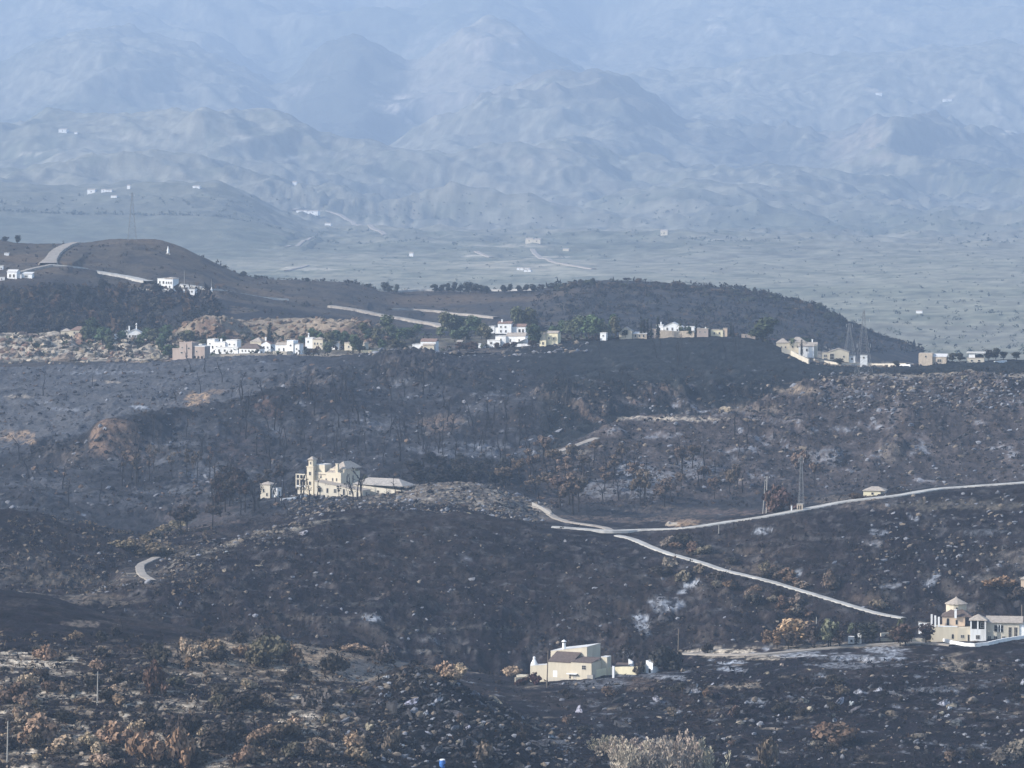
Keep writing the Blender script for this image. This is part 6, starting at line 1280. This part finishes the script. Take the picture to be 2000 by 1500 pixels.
# hilltop
HD = (2450, 2750)
h = House('hilltop_house', 322, 567, *HD, -22, 'white two storey house with rows of windows on the hill shelf')
h.box(-16, 1, 0, 22, -6, 22, Wh); h.box(1.1, 19, -3, 22, -6, 23, Wh); h.roof('flat', -16, 1, 0, 22, 22, 1.4, R_WHITE); h.roof('hip', 1.1, 19, -3, 22, 23.4, 2.6, R_TAN, 1)
wins(h, [('f', -11, 14, 2.4, 4, 0), ('f', -3, 13, 2.8, 5, 0), ('f', -12, 5, 2.8, 4, 0), ('f', 5, 13, 2, 4, -3), ('f', 10, 13, 2, 4, -3), ('f', 15, 13, 2, 4, -3), ('f', 4, 4, 2, 5, -3), ('f', 12, 4, 2, 5, -3)]); h.done()
simple(369, 575, [(-12, 12, 0, 16, 9, Wh, 'flat', 1, R_WHITE, [(-6, 4, 2.4, 3), (0, 4, 2.4, 3), (6, 4, 2.4, 3)]), (-8, -3, 3, 8, 13, Wh, 'gx', 2, R_WHITE, [])], 'low white annexe right of the hilltop two storey house', -12, dd=HD).done()
gwall('terrace_wall', [(266, 568), (285, 568), (306, 569)], .9, .5, W_PALE, 'pale terrace wall left of the hilltop two storey house', *HD)
def shrine(px, py, d0, d1, label, hh):
    p = at(px, py, d0, d1); h = House('white_monument', px, py, d0, d1, 0, label, 'monument', p=p); h.box(-4, 4, 0, 7, -2, 2, W_PALE, name='base')
    bm = bmesh.new(); lathe(bm, 0, 3.5, [(2.4, 1.9), (2.2, hh * .6), (1.0, hh * .75), (.9, hh * .92), (.2, hh)], 8); h.part('shaft', bm, W_WHITE); h.done()
shrine(328, 497, 2640, 2860, 'small white monument standing on the bare hilltop slope', 16)
shrine(413, 572, *HD, 'small white monument beside the hillside road', 11)
h = simple(27, 545, [(-14, 6, 0, 18, 14, Wh, 'gx', 4, R_WHITE, [(-8, 4, 3, 5), (0, 4, 3, 5)]), (6.2, 14, 4, 16, 9, Wh, 'flat', .8, R_WHITE, [])], 'white farmhouse with low roof at the far left edge', -15, dd=HD); h.done()
simple(53, 543, [(-10, 10, 0, 14, 8, Wh, 'shed', 3, R_WHITE, [(-2, 2, 5, 3)])], 'bright white lean to shed right of the left edge farmhouse', -10, 'shed', HD).done()
simple(1, 548, [(-6, 8, 0, 14, 6, Wh, 'flat', .8, R_WHITE, [(2, 2, 2, 2)])], 'low white wall block cut by the left edge of the photo', 0, 'house', HD).done()
simple(2, 527, [(-8, 4, 0, 12, 7, Wh, 'flat', .8, R_WHITE, [(0, 2, 2, 2)])], 'upper white hut cut by the left edge of the photo', 0, 'hut', HD).done()
simple(12, 499, [(-4, 5, 0, 12, 4, Wh, 'flat', .6, R_WHITE, [])], 'tiny white hut high on the left hillside', 0, 'hut', (2600, 2860)).done()
# far valley
FV = 'distant white houses in the valley'
for (px, py, w_, hh, lb) in [(600, 417, 44, 6, 'long white distant farmstead above the pale valley track'), (178, 378, 16, 8, 'distant white house in trees left of the lattice mast'), (208, 375, 22, 5, 'long low distant house just left of the lattice mast'), (251, 369, 6, 7, 'tiny white distant chapel beside the mast top'), (222, 386, 12, 4, 'low distant white shed below the long house'),
        (383, 367, 14, 4, 'single distant white house above the dark ridge'), (1041, 474, 30, 8, 'distant cream farmhouse among trees in the valley middle'), (1297, 460, 14, 10, 'distant cream tower like house in the hazy valley'), (1022, 528, 26, 5, 'low distant white sheds near the hedge of dark trees'), (803, 501, 8, 7, 'tiny distant white hut in the valley centre'),
        (640, 440, 12, 4, 'small white hut below the long distant farmstead'), (122, 259, 16, 7, 'faint white house high on the left mountain'), (148, 262, 6, 4, 'faint tiny hut right of the high left house'), (1716, 186, 12, 5, 'faint pale farmhouse high on the right mountain'), (1850, 198, 18, 5, 'faint pale quarry buildings high at right'), (575, 362, 8, 7, 'faint white hut on the mid mountain'), (1105, 490, 12, 4, 'low pale hut right of the cream farmhouse'), (1795, 612, 12, 5, 'pale hut on the plain above the right ridge'), (1030, 531, 14, 4, 'second low pale shed near the hedge of dark trees')]:
    h = House('distant_house', px, py, 3400, 22000, -12, lb, 'house', FV); n = 2 if w_ > 20 else 1
    for k in range(n):
        x0 = -w_ / 2 + k * w_ / n; x1 = x0 + w_ / n - (.6 if n > 1 else 0); z = hh * (.75 if k % 2 else .9); h.box(x0, x1, 0, w_ / n * .8, -4, z, Wh if 'cream' not in lb else Cr); h.roof('gx', x0, x1, 0, w_ / n * .8, z + .2, hh * .25, R_TAN, .3, .3)
        if w_ > 12: h.win('f', (x0 + x1) / 2, z * .3, 1.6, z * .4, 0, frame=False)
    h.done()

# ---------------------------------------------------------------- poles, pylons, drum
def pole(px, py, top, d0, d1, label, r=.14, lean=0, arm=False, mat=CONC):
    p = at(px, py, d0, d1); hgt = (py - top) * p.y / F; k = p.y / F
    e_ = bpy.data.objects.new('utility_pole', None); C.objects.link(e_); e_.location = p; e_.rotation_euler = (0, R(lean), 0); setp(e_, label, 'pole')
    bm = bmesh.new(); lathe(bm, 0, 0, [(r * 1.3, -1), (r, hgt * .5), (r * .75, hgt)], 8); link('shaft', bm_mesh('shaft', bm, mat), e_)
    if arm:
        bm = bmesh.new(); bxx(bm, -.9, .9, -.07, .07, hgt - .6, hgt - .45); link('crossarm', bm_mesh('crossarm', bm, METAL), e_)
        for x in (-.8, 0, .8):
            bm = bmesh.new(); lathe(bm, x, 0, [(.07, hgt - .45), (.1, hgt - .3), (.05, hgt - .18)], 6); link('insulator', bm_mesh('insulator', bm, W_WHITE), e_)
pole(1068, 1343, 1271, 1080, 1250, 'leaning pale wooden pole in front of the cream house left corner', .16, 2, mat=WOOD)
pole(1324, 1288, 1228, 1080, 1250, 'pale wooden pole at the left end of the sandy yard', .15, 1.5, mat=WOOD)
pole(1594, 1222, 1180, 1080, 1300, 'grey pole rising between the orange and olive garden trees', .15, 1)
pole(190, 1377, 1311, 0, 1100, 'lone grey pole on the lower left terraces', .13, 1)
pole(14, 1490, 1408, 0, 1000, 'grey pole at the bottom left edge', .14, 1)
pole(1497, 1002, 930, 1430, 1640, 'tall pole with insulators left of the concrete kiosk', .2, 1, True)
pole(1490, 1003, 936, 1430, 1640, 'leaning strut pole against the tall insulator pole', .14, 4)
pole(1996, 1215, 1170, 1080, 1300, 'dark post at the right edge behind the white terrace', .2, 0, mat=WOOD)
pole(413, 568, 545, *HD, 'thin post rising behind the roadside monument', .12)
pole(360, 557, 528, *HD, 'thin pole behind the low white annexe', .12)
pole(1404, 1042, 1024, 1300, 1480, 'short pole beside the long road', .12)
def pylon(px, py, top, d0, d1, label, base, arms):
    p = at(px, py, d0, d1); hgt = (py - top) * p.y / F
    e_ = bpy.data.objects.new('lattice_pylon', None); C.objects.link(e_); e_.location = p; setp(e_, label, 'pylon'); e_.rotation_euler = (0, 0, R(12))
    r = .04 + p.y * .000014; 
    def bar(g, a_, b_, rr): g.tube([Vector(a_), Vector(b_)], [rr, rr], 4)
    def hw(z): return base / 2 * (1 - z / hgt) ** 1.25 + .3
    for sx in (-1, 1):
        for sy in (-1, 1):
            g = G(); zs = [-1.5] + [hgt * k / 8 for k in range(1, 9)]
            for a_, b_ in zip(zs, zs[1:]): bar(g, (sx * hw(max(a_, 0)), sy * hw(max(a_, 0)), a_), (sx * hw(b_), sy * hw(b_), b_), r)
            link('leg', g.mesh('leg', METAL), e_)
    g = G(); n = 10
    for k in range(n):
        z0, z1 = hgt * k / n, hgt * (k + 1) / n; a_, b_ = hw(z0), hw(z1)
        for s1 in (-1, 1):
            bar(g, (-a_, s1 * a_, z0), (b_, s1 * b_, z1), r * .6); bar(g, (a_, s1 * a_, z0), (-b_, s1 * b_, z1), r * .6)
            bar(g, (s1 * a_, -a_, z0), (s1 * b_, b_, z1), r * .6); bar(g, (s1 * a_, a_, z0), (s1 * b_, -b_, z1), r * .6)
        bar(g, (-b_, -b_, z1), (b_, -b_, z1), r * .5); bar(g, (-b_, b_, z1), (b_, b_, z1), r * .5)
    o = link('bracing', g.mesh('bracing', METAL), e_); o['kind'] = 'stuff'
    for (f, w_) in arms:
        g = G(); z = hgt * f; bar(g, (-w_, 0, z), (w_, 0, z), r); bar(g, (-w_, 0, z), (0, 0, z + w_ * .35), r * .7); bar(g, (w_, 0, z), (0, 0, z + w_ * .35), r * .7); arm = link('crossarm', g.mesh('crossarm', METAL), e_)
        for x in (-w_ * .9, w_ * .9):
            g = G(); bar(g, (x, 0, z), (x, 0, z - 1.6), r); i_ = link('insulator', g.mesh('insulator', W_WHITE), arm)
pylon(258, 470, 376, 2700, 2870, 'tall lattice mast on the rounded hilltop at left', 5.5, [(.97, 1.6)])
pylon(1659, 690, 616, 2150, 2500, 'left lattice pylon of the pair on the right ridge', 6.0, [(.97, 1.8)])
pylon(1687, 738, 606, 1900, 2300, 'right lattice pylon of the pair in front of the ridge', 7.0, [(.88, 3.2), (.5, 3.6)])
pylon(1565, 988, 890, 1430, 1660, 'slim lattice pole standing above the concrete kiosk', 1.3, [(.95, 1.0)])
p = at(864, 1497, 0, 1000); e_ = bpy.data.objects.new('plastic_drum', None); C.objects.link(e_); e_.location = p; setp(e_, 'blue plastic drum with white lid at the bottom edge', 'drum')
BLUE = paint('blue_plastic', (.05, .17, .50), .1, 3, rough=.45, spec=.4)
bm = bmesh.new(); lathe(bm, 0, 0, [(.62, -.3), (.68, .1), (.72, .55), (.76, .6), (.76, .7), (.72, .75), (.7, 1.35), (.6, 1.5)], 18); link('body', bm_mesh('body', bm, BLUE), e_)
bm = bmesh.new(); lathe(bm, 0, 0, [(.66, 1.48), (.66, 1.62), (.5, 1.72)], 18); link('lid', bm_mesh('lid', bm, W_WHITE), e_)
settle_labels()

# ---------------------------------------------------------------- haze
def build_haze():
    hi = max(float(c.Z.max()) for c in CH) + 40; lo = min(float(c.Z.min()) for c in CH) - 1.5
    v = [(x, y, z) for z in (lo, hi) for y in (-300, 26000) for x in (-8500, 8500)]
    f = [(0, 2, 3, 1), (4, 5, 7, 6), (0, 1, 5, 4), (2, 6, 7, 3), (0, 4, 6, 2), (1, 3, 7, 5)]
    me = bpy.data.meshes.new('haze'); me.from_pydata(v, [], f)
    m = bpy.data.materials.new('haze_air'); m.use_nodes = True; nt = m.node_tree
    nt.nodes.remove(nt.nodes['Principled BSDF'])
    pv = nt.nodes.new('ShaderNodeVolumePrincipled')
    pv.inputs['Color'].default_value = (*HAZE_COLOR, 1); pv.inputs['Density'].default_value = HAZE_DENSITY
    pv.inputs['Anisotropy'].default_value = 0.0
    nt.links.new(pv.outputs[0], nt.nodes['Material Output'].inputs['Volume'])
    o = link('haze', me, None, m); setp(o, kind='stuff')
build_haze()
